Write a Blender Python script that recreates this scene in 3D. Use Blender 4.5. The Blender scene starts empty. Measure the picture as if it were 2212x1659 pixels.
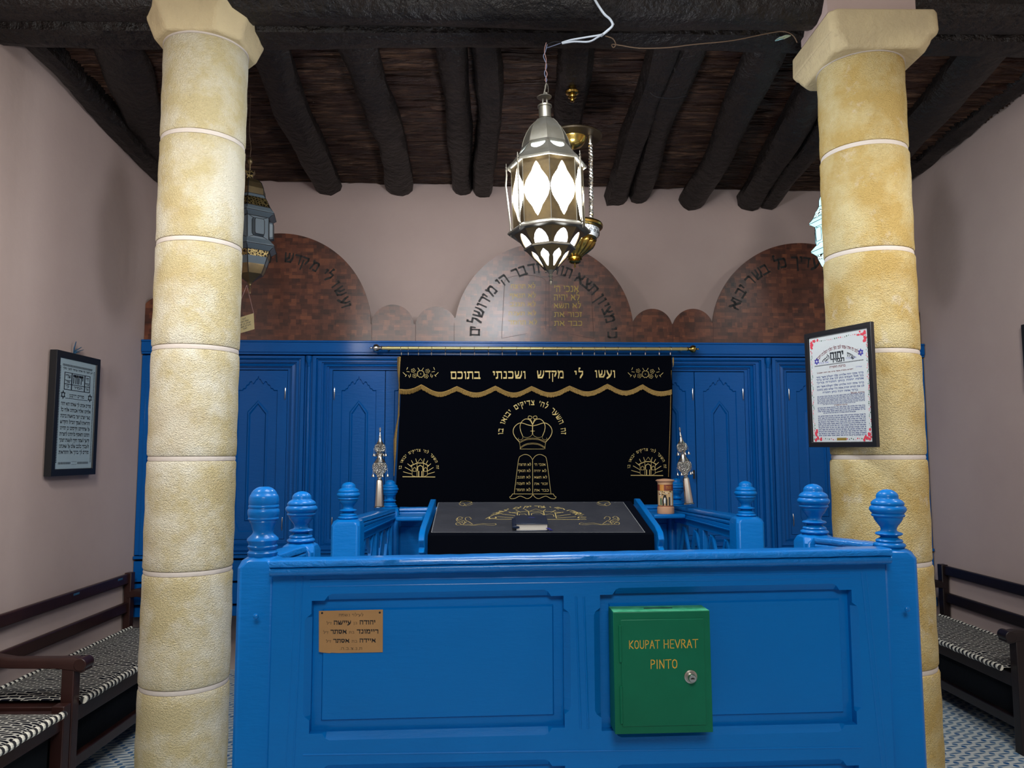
import bpy, bmesh, math, random
from mathutils import Vector, Matrix
R = math.radians
S = bpy.context.scene
COL = S.collection
random.seed(7)

# ---------------------------------------------------------------- camera
EYE = Vector((0, 0, 1.5)); F = 1650.0; CX, CY = 1106.0, 829.5
PITCH, YAW, ROLL = math.atan(151 / F), R(0.9), R(0.15)
cam = bpy.data.cameras.new('camera'); camo = bpy.data.objects.new('camera', cam); COL.objects.link(camo)
cam.sensor_width = 36; cam.lens = 36 * F / 2212; cam.clip_start = 0.05
ROT = Matrix.Rotation(-YAW, 3, 'Z') @ Matrix.Rotation(R(90) + PITCH, 3, 'X') @ Matrix.Rotation(-ROLL, 3, 'Z')
camo.matrix_world = Matrix.Translation(EYE) @ ROT.to_4x4()
S.camera = camo
# ---------------------------------------------------------------- colour management, world
S.view_settings.view_transform = 'Standard'; S.view_settings.look = 'None'
S.view_settings.gamma = 1; S.view_settings.exposure = 0.0; S.view_settings.use_curve_mapping = False
W = bpy.data.worlds.new('world'); S.world = W; W.use_nodes = True
W.node_tree.nodes['Background'].inputs[0].default_value = (0.75, 0.87, 1, 1)
W.node_tree.nodes['Background'].inputs[1].default_value = 0.22

def lamp(name, kind, loc, energy, color=(1, 1, 1), size=1.0, aim=None, sy=None):
    l = bpy.data.lights.new(name, kind); l.energy = energy; l.color = color
    o = bpy.data.objects.new(name, l); COL.objects.link(o); o.location = loc
    if kind == 'AREA':
        l.size = size
        if sy: l.shape = 'RECTANGLE'; l.size_y = sy
    else: l.shadow_soft_size = size
    if aim is not None:
        o.rotation_euler = (Vector(aim) - Vector(loc)).to_track_quat('-Z', 'Y').to_euler()
    return o
# assumed, unseen ceiling lamps in front of the columns, above and behind the viewer
lamp('assumed_room_lamp', 'AREA', (0.1, 2.25, 3.55), 62, (0.93, 0.97, 1), 0.9, (0.1, 2.3, 0))
lamp('assumed_room_lamp', 'AREA', (0.1, -1.2, 3.5), 100, (1, 0.97, 0.92), 1.2, (0.1, 3.0, 1.4))

lamp('aisle_fill_light', 'AREA', (-1.45, 2.1, 2.75), 27, (1, 0.97, 0.93), 0.35, (-2.4, 4.3, 0.3))  # unseen light added to brighten the lower left wall
lamp('aisle_fill_light', 'AREA', (2.05, 2.3, 2.75), 22, (1, 0.97, 0.93), 0.35, (3.0, 4.3, 0.3))  # its counterpart, also unseen, added for the lower right wall

# ---------------------------------------------------------------- pixel -> place on a real plane
def ray(px, py):
    return ROT @ Vector(((px - CX) / F, -(py - CY) / F, -1))
class Plane:
    """u to the right, v up, w out of the plane towards the room"""
    def __init__(s, o, u, v=(0, 0, 1)):
        s.o = Vector(o); s.u = Vector(u).normalized(); s.v = Vector(v).normalized(); s.w = s.u.cross(s.v)
    def uv(s, px, py):
        d = ray(px, py); t = (s.o - EYE).dot(s.w) / d.dot(s.w); p = EYE + d * t - s.o
        return p.dot(s.u), p.dot(s.v)
    def p(s, u, v, w=0): return s.o + s.u * u + s.v * v + s.w * w
    def px(s, x, y, w=0): u, v = s.uv(x, y); return s.p(u, v, w)
def atY(px, py, Y):
    d = ray(px, py); return EYE + d * (Y / d.y)
def atX(px, py, X):
    d = ray(px, py); return EYE + d * (X / d.x)
def atZ(px, py, Z):
    d = ray(px, py); return EYE + d * ((Z - 1.5) / d.z)

# ---------------------------------------------------------------- materials
def lin(h):
    h = h.lstrip('#'); r = []
    for i in (0, 2, 4):
        c = int(h[i:i + 2], 16) / 255
        r.append(c / 12.92 if c <= 0.04045 else ((c + 0.055) / 1.055) ** 2.4)
    return (*r, 1)
class NT:
    def __init__(s, m): s.t = m.node_tree; s.n = s.t.nodes; s.b = s.n['Principled BSDF']; s._co = None
    def new(s, k, **kw):
        n = s.n.new(k)
        for a, v in kw.items(): setattr(n, a, v)
        return n
    def link(s, a, b): s.t.links.new(a, b)
    def co(s):
        if not s._co: s._co = s.new('ShaderNodeTexCoord')
        return s._co.outputs['Object']
    def mapping(s, scale, rot=(0, 0, 0), src=None):
        m = s.new('ShaderNodeMapping'); m.inputs['Scale'].default_value = scale; m.inputs['Rotation'].default_value = rot
        s.link(src or s.co(), m.inputs[0]); return m.outputs[0]
    def noise(s, vec, scale, detail=4, rough=0.6, dist=0):
        n = s.new('ShaderNodeTexNoise'); n.inputs['Scale'].default_value = scale; n.inputs['Detail'].default_value = detail
        n.inputs['Roughness'].default_value = rough; n.inputs['Distortion'].default_value = dist
        s.link(vec, n.inputs['Vector']); return n.outputs['Fac']
    def ramp(s, fac, stops):
        r = s.new('ShaderNodeValToRGB'); e = r.color_ramp.elements
        while len(e) < len(stops): e.new(0.5)
        for el, (p, c) in zip(e, stops): el.position = p; el.color = lin(c) if isinstance(c, str) else (c, c, c, 1)
        s.link(fac, r.inputs[0]); return r.outputs[0]
    def mix(s, fac, a, b, mode='MIX'):
        m = s.new('ShaderNodeMix', data_type='RGBA', blend_type=mode)
        for sock, v in ((m.inputs[0], fac), (m.inputs[6], a), (m.inputs[7], b)):
            if isinstance(v, (int, float)): sock.default_value = v
            elif isinstance(v, (tuple, list)): sock.default_value = v
            elif isinstance(v, str): sock.default_value = lin(v)
            else: s.link(v, sock)
        return m.outputs[2]
    def math(s, op, a, b=None, c=None):
        m = s.new('ShaderNodeMath', operation=op)
        for i, v in enumerate((a, b, c)):
            if v is None: continue
            if isinstance(v, (int, float)): m.inputs[i].default_value = v
            else: s.link(v, m.inputs[i])
        return m.outputs[0]
    def bump(s, h, strength, dist=0.01, prev=None):
        b = s.new('ShaderNodeBump'); b.inputs['Strength'].default_value = strength; b.inputs['Distance'].default_value = dist
        s.link(h, b.inputs['Height'])
        if prev: s.link(prev, b.inputs['Normal'])
        s.link(b.outputs[0], s.b.inputs['Normal']); return b.outputs[0]
def mat(name, col='#808080', rough=0.5, metal=0.0, spec=0.5, var=None, bump=None, emit=0, emit_col=None, coat=0):
    """var=(scale, darker colour, amount) noise colour variation; bump=(scale, strength, distance)"""
    m = bpy.data.materials.new(name); m.use_nodes = True; t = NT(m); b = t.b
    b.inputs['Base Color'].default_value = lin(col); b.inputs['Roughness'].default_value = rough
    b.inputs['Metallic'].default_value = metal; b.inputs['Specular IOR Level'].default_value = spec
    b.inputs['Coat Weight'].default_value = coat
    if var:
        n = t.noise(t.co(), var[0], 5)
        f = t.ramp(n, [(0.35, 0.0), (0.7, 1.0)])
        f2 = t.math('MULTIPLY', f, var[2])
        t.link(t.mix(f2, col, var[1]), b.inputs['Base Color'])
    if bump: t.bump(t.noise(t.co(), bump[0], 4), bump[1], bump[2])
    if emit:
        b.inputs['Emission Color'].default_value = lin(emit_col or col); b.inputs['Emission Strength'].default_value = emit
    return m
M = {}
def blue(name, col, dark):
    m = mat(name, col, 0.4, spec=0.12, var=(2.2, dark, 0.4)); t = NT(m)
    t.b.inputs['Coat Weight'].default_value = 0.22; t.b.inputs['Coat Roughness'].default_value = 0.16
    b1 = t.bump(t.noise(t.mapping((3, 3, 14)), 5, 5), 0.25, 0.006)
    t.bump(t.noise(t.co(), 60, 3), 0.10, 0.003, b1)
    return m
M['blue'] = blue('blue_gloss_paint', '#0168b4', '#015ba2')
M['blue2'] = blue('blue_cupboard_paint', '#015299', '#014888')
M['blue_rail'] = blue('thick_blue_gloss_paint', '#0168b4', '#015ba2'); _t = NT(M['blue_rail']); _t.b.inputs['Coat Weight'].default_value = 0.6; _t.bump(_t.noise(_t.mapping((1, 1, 1.6)), 34, 4, 0.6, 1.0), 0.55, 0.008)
M['wall'] = mat('pink_plaster', '#b8a59e', 0.85, spec=0.15, var=(1.3, '#ae9a94', 0.7), bump=(9, 0.12, 0.02))
M['white_plaster'] = mat('white_plaster', '#cbc6bf', 0.9, spec=0.1)
def stone(name, base, c_a, c_b, ochre, amt):
    m = mat(name, base, 0.9, spec=0.12); t = NT(m)
    n1 = t.noise(t.co(), 3.2, 5, 0.65); n2 = t.noise(t.co(), 9, 4, 0.7)
    c1 = t.mix(t.ramp(n1, [(0.42, 0.0), (0.60, 1.0)]), c_a, c_b)
    c2 = t.mix(t.math('MULTIPLY', t.ramp(n2, [(0.60, 0.0), (0.70, 1.0)]), 0.3), c1, '#dcd6cc')
    n3 = t.noise(t.co(), 2.1, 3)
    c3 = t.mix(t.math('MULTIPLY', t.ramp(n3, [(0.55, 0.0), (0.72, 1.0)]), amt), c2, ochre)
    t.link(c3, t.b.inputs['Base Color'])
    v = t.new('ShaderNodeTexVoronoi'); v.inputs['Scale'].default_value = 190; t.link(t.mapping((1, 1, 1.15)), v.inputs['Vector'])
    h = t.math('ADD', t.noise(t.mapping((1, 1, 1.25)), 125, 5, 0.6, 0.6), t.math('MULTIPLY', v.outputs['Distance'], 0.35))
    t.bump(h, 0.9, 0.011)
    return m
M['stone'] = stone('pale_roughcast', '#cdc3a0', '#c0b289', '#d2ccb8', '#a98f5a', 0.55)
M['stone2'] = stone('yellow_roughcast', '#c4ad77', '#b89e62', '#c9ba8d', '#a88a50', 0.45)
M['stone_cap'] = mat('limestone', '#c2b28c', 0.9, spec=0.12, var=(7, '#b3a383', 0.8), bump=(28, 0.6, 0.012))
M['mortar'] = mat('grey_mortar', '#bdb4ab', 0.9, spec=0.1, bump=(40, 0.4, 0.006))
M['beam'] = mat('dark_beam_wood', '#100d0d', 0.5, spec=0.4, var=(5, '#1f1713', 0.8), bump=(16, 1.0, 0.03))
def reed():
    m = mat('brown_cane', '#6b4228', 0.4, spec=0.45); t = NT(m)
    n = t.noise(t.mapping((2.2, 45, 10)), 2.0, 5, 0.7); n2 = t.noise(t.mapping((1.5, 4, 4)), 2.2, 3)
    c = t.ramp(n, [(0.32, '#150b08'), (0.50, '#3f281c'), (0.68, '#745540')])
    c = t.mix(t.ramp(n2, [(0.38, 0.0), (0.62, 0.85)]), c, '#2c1610')
    t.link(c, t.b.inputs['Base Color'])
    t.bump(t.noise(t.mapping((2.6, 60, 20)), 1.6, 5, 0.75), 0.9, 0.02)
    return m
M['reed'] = reed()
def veneer():
    m = mat('patchwork_veneer', '#7a3c1f', 0.33, spec=0.45); t = NT(m)
    def brick(scale, w, h, off, seed):
        b = t.new('ShaderNodeTexBrick', offset=off); b.inputs['Scale'].default_value = scale
        b.inputs['Brick Width'].default_value = w; b.inputs['Row Height'].default_value = h
        b.inputs['Mortar Size'].default_value = 0.0; b.inputs['Color1'].default_value = (0, 0, 0, 1); b.inputs['Color2'].default_value = (1, 1, 1, 1)
        mp = t.mapping((1, 1, 1), (R(90), 0, 0)); a = t.new('ShaderNodeVectorMath', operation='ADD'); a.inputs[1].default_value = (seed, seed * .7, 0)
        t.link(mp, a.inputs[0]); t.link(a.outputs[0], b.inputs['Vector']); return b.outputs['Color']
    b1 = brick(1, 0.055, 0.024, 0.37, 3.1); b2 = brick(1, 0.038, 0.036, 0.21, 9.7)
    f = t.mix(0.5, b1, b2)
    g = t.noise(t.mapping((18, 18, 60)), 3, 4)
    f = t.math('ADD', t.math('MULTIPLY', f, 0.75), t.math('MULTIPLY', g, 0.25))
    c = t.ramp(f, [(0.1, '#2c130b'), (0.42, '#482315'), (0.62, '#5b2f1e'), (0.9, '#774429')])
    t.link(c, t.b.inputs['Base Color']); t.b.inputs['Coat Weight'].default_value = 0.4; t.b.inputs['Coat Roughness'].default_value = 0.3
    t.bump(g, 0.08, 0.002)
    return m
M['veneer'] = veneer()
M['ink'] = mat('black_ink', '#14110f', 0.6)
M['engrave'] = mat('scored_line', '#3a1710', 0.6)
M['gold_paint'] = mat('dull_gold_paint', '#98803a', 0.45, metal=0.3)
M['gold_thread'] = mat('gold_thread', '#cdb878', 0.55, metal=0.25, bump=(300, 0.4, 0.002))
M['fringe'] = mat('gold_fringe', '#b0904e', 0.7, var=(120, '#7d6132', 0.9), bump=(220, 0.6, 0.003))
M['velvet'] = mat('navy_velvet', '#03050c', 0.95, spec=0.05); _b = NT(M['velvet']).b
_b.inputs['Sheen Weight'].default_value = 0.10; _b.inputs['Sheen Tint'].default_value = lin('#20305c'); _b.inputs['Sheen Roughness'].default_value = 0.5
M['velvet_grey'] = mat('dusty_velvet_under_plastic', '#32353d', 0.34, spec=0.45, var=(9, '#3d4048', 0.8), bump=(14, 0.25, 0.006))
M['brass'] = mat('polished_brass', '#b79a52', 0.25, metal=1, var=(25, '#8a6d33', 0.6))
M['rod'] = mat('satin_brass', '#c9bb83', 0.35, metal=0.75)
M['old_brass'] = mat('aged_brass', '#7c6a4a', 0.42, metal=0.85, var=(14, '#5d5140', 0.8), bump=(35, 0.25, 0.003))
M['pewter'] = mat('brushed_pewter', '#96938a', 0.4, metal=0.8, var=(10, '#77705c', 0.7))
M['chrome'] = mat('nickel', '#c9c9c7', 0.22, metal=1)
M['silver'] = mat('silver', '#cfccc4', 0.25, metal=1)
def chased():
    m = mat('chased_silver', '#c4c0b4', 0.38, metal=1); t = NT(m)
    v = t.new('ShaderNodeTexVoronoi'); v.inputs['Scale'].default_value = 150; t.link(t.co(), v.inputs['Vector'])
    t.link(t.ramp(v.outputs['Distance'], [(0.1, '#6e695e'), (0.5, '#dcd8cd')]), t.b.inputs['Base Color'])
    t.bump(v.outputs['Distance'], 1.0, 0.012); return m
M['chased'] = chased()
def filigree(name, bright, dark, scale=60, emit=0):
    m = mat(name, bright, 0.4, metal=0.8); t = NT(m)
    v = t.new('ShaderNodeTexVoronoi', feature='DISTANCE_TO_EDGE'); v.inputs['Scale'].default_value = scale; t.link(t.co(), v.inputs['Vector'])
    f = t.ramp(v.outputs['Distance'], [(0.08, 0.0), (0.16, 1.0)])
    t.link(t.mix(f, bright, dark), t.b.inputs['Base Color'])
    if emit:
        t.b.inputs['Emission Color'].default_value = lin('#c8f4f8'); t.link(t.math('MULTIPLY', f, emit), t.b.inputs['Emission Strength'])
    t.bump(f, -0.5, 0.004) if False else None
    return m
M['filigree'] = filigree('brass_filigree', '#8d7a4e', '#241d12')
M['filigree_lit'] = filigree('brass_filigree_lit', '#6a5c3c', '#e0f8fa', 70, 3.2)
M['glow'] = mat('lit_milk_glass', '#ffffff', 0.4, emit=84, emit_col='#f4f8ff')
M['glow_bowl'] = mat('lit_lower_glass', '#ffffff', 0.4, emit=5, emit_col='#f4f8ff')
M['glow_low'] = mat('faintly_lit_glass', '#dfe9ec', 0.35, emit=0.55, emit_col='#d8ecf0')
M['glow_cyan'] = mat('lit_blue_glass', '#c9f2f4', 0.3, emit=1.3, emit_col='#b4ecf2')
M['glass_grey'] = mat('grey_glass', '#586268', 0.38, spec=0.4, var=(8, '#4a5862', 0.6))
M['lead'] = mat('dark_leading', '#1c1d22', 0.5, metal=0.4)
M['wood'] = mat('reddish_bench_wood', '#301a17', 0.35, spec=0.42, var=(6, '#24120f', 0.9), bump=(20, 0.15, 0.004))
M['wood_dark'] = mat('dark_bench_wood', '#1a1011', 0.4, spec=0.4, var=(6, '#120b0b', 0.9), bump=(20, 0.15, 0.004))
M['under_bench_shade'] = mat('under_bench_shade', '#121519', 0.95, spec=0.1, bump=(30, 0.4, 0.01))  # near-black that stands in for shade under the benches
def woven():
    m = mat('woven_seat_cover', '#c9c7bd', 0.9, spec=0.1); t = NT(m)
    dv = t.new('ShaderNodeTexNoise'); dv.inputs['Scale'].default_value = 9; dv.inputs['Detail'].default_value = 2; t.link(t.co(), dv.inputs['Vector'])
    a = t.new('ShaderNodeVectorMath', operation='MULTIPLY_ADD'); t.link(dv.outputs['Color'], a.inputs[0]); a.inputs[1].default_value = (0.07, 0.07, 0); t.link(t.co(), a.inputs[2])
    b = t.new('ShaderNodeTexBrick', offset=0.5); b.inputs['Scale'].default_value = 1
    b.inputs['Brick Width'].default_value = 0.052; b.inputs['Row Height'].default_value = 0.0185; b.inputs['Mortar Size'].default_value = 0.0036; b.inputs['Mortar Smooth'].default_value = 0.2
    t.link(a.outputs[0], b.inputs['Vector'])
    t.link(t.mix(b.outputs['Fac'], '#0b0d17', '#a3a199'), t.b.inputs['Base Color']); t.bump(b.outputs['Fac'], 0.6, 0.006)
    return m
M['woven'] = woven()
def cord():
    m = mat('striped_cord', '#c9c7bd', 0.85); t = NT(m)
    w = t.new('ShaderNodeTexWave', wave_type='BANDS', bands_direction='Y'); w.inputs['Scale'].default_value = 9.5; w.inputs['Distortion'].default_value = 0.6
    t.link(t.mapping((1, 1, 1), (0, 0, R(12))), w.inputs['Vector'])
    f = t.ramp(w.outputs['Fac'], [(0.40, 0.0), (0.5, 1.0)])
    t.link(t.mix(f, '#15151a', '#d0cdbf'), t.b.inputs['Base Color']); t.bump(w.outputs['Fac'], 0.6, 0.008); return m
M['cord'] = cord()
def floor_tiles():
    m = mat('patterned_floor_tiles', '#c3c8c6', 0.35, spec=0.45); t = NT(m)
    sep = t.new('ShaderNodeSeparateXYZ'); t.link(t.mapping((1, 1, 1), (0, 0, R(-42))), sep.inputs[0])
    P, Q = 0.085, 0.042
    def cell(v, p): # signed distance to cell centre in metres
        f = t.math('FRACT', t.math('DIVIDE', v, p)); return t.math('MULTIPLY', t.math('SUBTRACT', f, 0.5), p)
    x = cell(sep.outputs[0], P); y = cell(sep.outputs[1], Q)
    d = t.math('SQRT', t.math('ADD', t.math('MULTIPLY', x, x), t.math('MULTIPLY', y, y)))
    dots = t.math('LESS_THAN', d, 0.0135)
    x2 = cell(t.math('ADD', sep.outputs[0], P / 2), P)
    tt = t.math('DIVIDE', x2, 0.036); lens = t.math('MULTIPLY', t.math('SUBTRACT', 1, t.math('MULTIPLY', tt, tt)), 0.0075)
    y3 = cell(t.math('ADD', sep.outputs[1], t.math('MULTIPLY', x2, 0.55)), Q)
    leaf = t.math('LESS_THAN', t.math('ABSOLUTE', y3), lens)
    n = t.noise(t.co(), 14, 2)
    bl = t.ramp(n, [(0.35, '#1f5a94'), (0.7, '#6f93ad')])
    c = t.mix(leaf, '#cbd3d2', '#4d7396'); c = t.mix(dots, c, bl)
    # tile joints
    sj = t.new('ShaderNodeSeparateXYZ'); t.link(t.co(), sj.inputs[0])
    j = t.math('MAXIMUM', t.math('GREATER_THAN', t.math('ABSOLUTE', cell(sj.outputs[0], 0.2)), 0.0991), t.math('GREATER_THAN', t.math('ABSOLUTE', cell(sj.outputs[1], 0.2)), 0.0991))
    c = t.mix(t.math('MULTIPLY', j, 0.4), c, '#8d9494')
    t.link(c, t.b.inputs['Base Color']); return m
M['tiles'] = floor_tiles()
M['black'] = mat('black_lacquer', '#15161a', 0.35, spec=0.5)
M['dark_frame'] = mat('dark_picture_frame', '#17181b', 0.5, spec=0.4)
M['paper_grey'] = mat('pale_grey_paper', '#9db0b6', 0.4)
M['paper'] = mat('white_glossy_paper', '#bfc5c6', 0.4)
M['ink_grey'] = mat('print_grey', '#252b33', 0.6)
M['ink_blue'] = mat('print_blue', '#3d4f86', 0.6)
M['ink_violet'] = mat('print_violet', '#4a48a8', 0.6)
M['ink_red'] = mat('print_red', '#c8384a', 0.6)
M['ink_maroon'] = mat('print_maroon', '#6e2a34', 0.6)
M['ink_green'] = mat('print_green', '#44664f', 0.6)
M['green'] = mat('green_enamel', '#0a6347', 0.4, spec=0.22, var=(6, '#08563c', 0.6), bump=(60, 0.08, 0.002))
M['green_dusty'] = mat('worn_green_enamel', '#1f8a5e', 0.6, var=(30, '#5fbf94', 0.7))
M['yellow_paint'] = mat('yellow_hand_paint', '#d8a535', 0.55, var=(80, '#9a7f2b', 0.6))
M['plaque'] = mat('tan_engraved_plate', '#a37c50', 0.4, metal=0.25, var=(6, '#b58a58', 0.7))
M['pages'] = mat('paper_edges', '#cfc9bd', 0.8)
M['book'] = mat('navy_leather_cover', '#182236', 0.3, spec=0.5, var=(30, '#24304a', 0.5))
M['ribbon'] = mat('blue_ribbon', '#26247c', 0.7)
M['ribbon2'] = mat('blue_ribbon_pale', '#27506e', 0.7)
M['clay'] = mat('beige_turned_wood', '#c89a78', 0.5, spec=0.4)
M['clay_pic'] = mat('sand_print', '#c9a978', 0.5)
M['clay_red'] = mat('rust_print', '#86402c', 0.5, var=(60, '#6b2c20', 0.8))
M['clay_gold'] = mat('gold_print', '#c98a3c', 0.5)
M['white'] = mat('white_print', '#d8d4cc', 0.6)
M['wire_white'] = mat('white_cable', '#b9c2cc', 0.5)
M['wire_red'] = mat('red_wire', '#93716c', 0.5)
M['wire_blue'] = mat('blue_grey_wire', '#6a728c', 0.5)
M['wire_brown'] = mat('brown_string', '#5e4a38', 0.7)
M['card'] = mat('straw_card', '#9a8a5e', 0.7)
M['lock'] = mat('steel_lock', '#b9b4ac', 0.3, metal=1)

# ---------------------------------------------------------------- mesh builder
class MB:
    def __init__(s): s.v = []; s.f = []; s.m = []; s.mats = []
    def mi(s, m):
        if m is None: return 0
        if m not in s.mats: s.mats.append(m)
        return s.mats.index(m)
    def add(s, vs, fs, m=None, fn=None):
        k = len(s.v); i = s.mi(m)
        s.v += [Vector(fn(*p) if fn else p) for p in vs]
        s.f += [[k + j for j in f] for f in fs]; s.m += [i] * len(fs); return s
    def box(s, x0, x1, y0, y1, z0, z1, m=None, fn=None):
        vs = [(x, y, z) for x in (x0, x1) for y in (y0, y1) for z in (z0, z1)]
        return s.add(vs, [(0, 1, 3, 2), (4, 6, 7, 5), (0, 4, 5, 1), (2, 3, 7, 6), (0, 2, 6, 4), (1, 5, 7, 3)], m, fn)
    def pbox(s, pl, x0, y0, x1, y1, w0, w1, m=None):
        """box on a plane, corners given in u,v"""
        return s.box(x0, x1, min(y0, y1), max(y0, y1), w0, w1, m, pl.p)
    def prism(s, poly, w0, w1, m=None, fn=None):
        n = len(poly); vs = [(x, y, w0) for x, y in poly] + [(x, y, w1) for x, y in poly]
        fs = [tuple(range(n - 1, -1, -1)), tuple(range(n, 2 * n))] + [(i, (i + 1) % n, n + (i + 1) % n, n + i) for i in range(n)]
        return s.add(vs, fs, m, fn)
    def lathe(s, prof, seg=24, o=(0, 0, 0), m=None, a0=0.0, fn=None, cap=True, sx=1, sy=1):
        o = Vector(o); vs = []; fs = []
        for r, z in prof:
            for k in range(seg):
                a = a0 + 2 * math.pi * k / seg
                vs.append((o.x + r * sx * math.cos(a), o.y + r * sy * math.sin(a), o.z + z))
        for i in range(len(prof) - 1):
            for k in range(seg):
                j = (k + 1) % seg
                fs.append((i * seg + k, i * seg + j, (i + 1) * seg + j, (i + 1) * seg + k))
        if cap:
            fs.append(tuple(range(seg - 1, -1, -1))); fs.append(tuple((len(prof) - 1) * seg + k for k in range(seg)))
        return s.add(vs, fs, m, fn)
    def tube(s, pts, r, seg=8, m=None, closed=False, flat=1.0, ref=None):
        pts = [Vector(p) for p in pts]; n = len(pts)
        rs = r if isinstance(r, (list, tuple)) else [r] * n
        vs = []; fs = []; up = Vector(ref) if ref else None
        for i, p in enumerate(pts):
            a = pts[i - 1] if (i or closed) else p; b = pts[(i + 1) % n] if (i < n - 1 or closed) else p
            t = (b - a); t = t.normalized() if t.length > 1e-9 else Vector((0, 0, 1))
            if up is None: up = Vector((0, 0, 1)) if abs(t.z) < 0.9 else Vector((1, 0, 0))
            x = t.cross(up)
            if x.length < 1e-6: x = t.orthogonal()
            x.normalize(); y = x.cross(t).normalized()
            if not ref: up = y
            for k in range(seg):
                q = 2 * math.pi * k / seg; vs.append(tuple(p + x * math.cos(q) * rs[i] + y * math.sin(q) * rs[i] * flat))
        for i in range(n if closed else n - 1):
            for k in range(seg):
                j = (k + 1) % seg; i2 = (i + 1) % n
                fs.append((i * seg + k, i2 * seg + k, i2 * seg + j, i * seg + j))
        if not closed: fs += [tuple(range(seg)), tuple((n - 1) * seg + k for k in range(seg - 1, -1, -1))]
        return s.add(vs, fs, m)
    def loops(s, outer, holes, w, m=None, fn=None):
        """flat face with holes at height w"""
        bm = bmesh.new(); es = []
        for lp in [outer] + holes:
            vv = [bm.verts.new((x, y, w)) for x, y in lp]
            es += [bm.edges.new((vv[i], vv[(i + 1) % len(vv)])) for i in range(len(vv))]
        bmesh.ops.triangle_fill(bm, edges=es, use_beauty=True, use_dissolve=False, normal=(0, 0, 1))
        bm.verts.index_update()
        s.add([tuple(v.co) for v in bm.verts], [tuple(v.index for v in f.verts) for f in bm.faces], m, fn); bm.free(); return s
    def bridge(s, a, wa, b, wb, m=None, fn=None):
        n = len(a); vs = [(x, y, wa) for x, y in a] + [(x, y, wb) for x, y in b]
        return s.add(vs, [(i, (i + 1) % n, n + (i + 1) % n, n + i) for i in range(n)], m, fn)
    def ribbon(s, pts, w, off, pl, m=None, closed=False):
        """thin raised line on a plane, pts in u,v"""
        n = len(pts)
        for i in range(n if closed else n - 1):
            a = Vector(pts[i]); b = Vector(pts[(i + 1) % n]); d = b - a
            if d.length < 1e-7: continue
            d.normalize(); q = Vector((-d.y, d.x)) * w / 2; a = a - d * w * .3; b = b + d * w * .3
            s.add([(*(a - q), off), (*(b - q), off), (*(b + q), off), (*(a + q), off)], [(0, 1, 2, 3)], m, pl.p)
        return s
def link(o, parent=None):
    COL.objects.link(o)
    if parent: o.parent = parent
    return o
def build(name, mb, m=None, parent=None, world=True, smooth=35, bevel=0, bseg=2, kind=None, label=None):
    me = bpy.data.meshes.new(name); me.from_pydata([tuple(v) for v in mb.v], [], mb.f)
    mats = list(mb.mats)
    if not mats: mats = [m]
    for x in mats: me.materials.append(x if not isinstance(x, str) else M[x])
    me.polygons.foreach_set('material_index', mb.m)
    bm = bmesh.new(); bm.from_mesh(me); bmesh.ops.remove_doubles(bm, verts=bm.verts, dist=1e-6)
    bmesh.ops.recalc_face_normals(bm, faces=bm.faces); bm.to_mesh(me); bm.free()
    if smooth:
        me.shade_smooth(); me.set_sharp_from_angle(angle=R(smooth))
    o = bpy.data.objects.new(name, me); link(o, parent)
    if parent and world:
        o.matrix_parent_inverse = PM(parent).inverted()
    if bevel:
        b = o.modifiers.new('bevel', 'BEVEL'); b.width = bevel; b.segments = bseg; b.limit_method = 'ANGLE'; b.angle_limit = R(40)
        b.harden_normals = False
    if kind: o['kind'] = kind
    if label: o['label'] = label
    return o
def PM(o):
    m = Matrix.LocRotScale(o.location, o.rotation_euler, o.scale)
    return m if not o.parent else PM(o.parent) @ o.matrix_parent_inverse @ m
def tag(o, label, cat, group=None):
    o['label'] = label; o['category'] = cat
    if group: o['group'] = group
    return o
def thing(name, label, cat, loc=(0, 0, 0), rz=0, group=None):
    o = bpy.data.objects.new(name, None); COL.objects.link(o); o.location = loc; o.rotation_euler = (0, 0, rz)
    o.empty_display_size = 0.1
    return tag(o, label, cat, group)
def copy_tree(o, parent=None):
    c = o.copy(); COL.objects.link(c); c.parent = parent
    for ch in list(o.children): copy_tree(ch, c)
    return c

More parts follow.
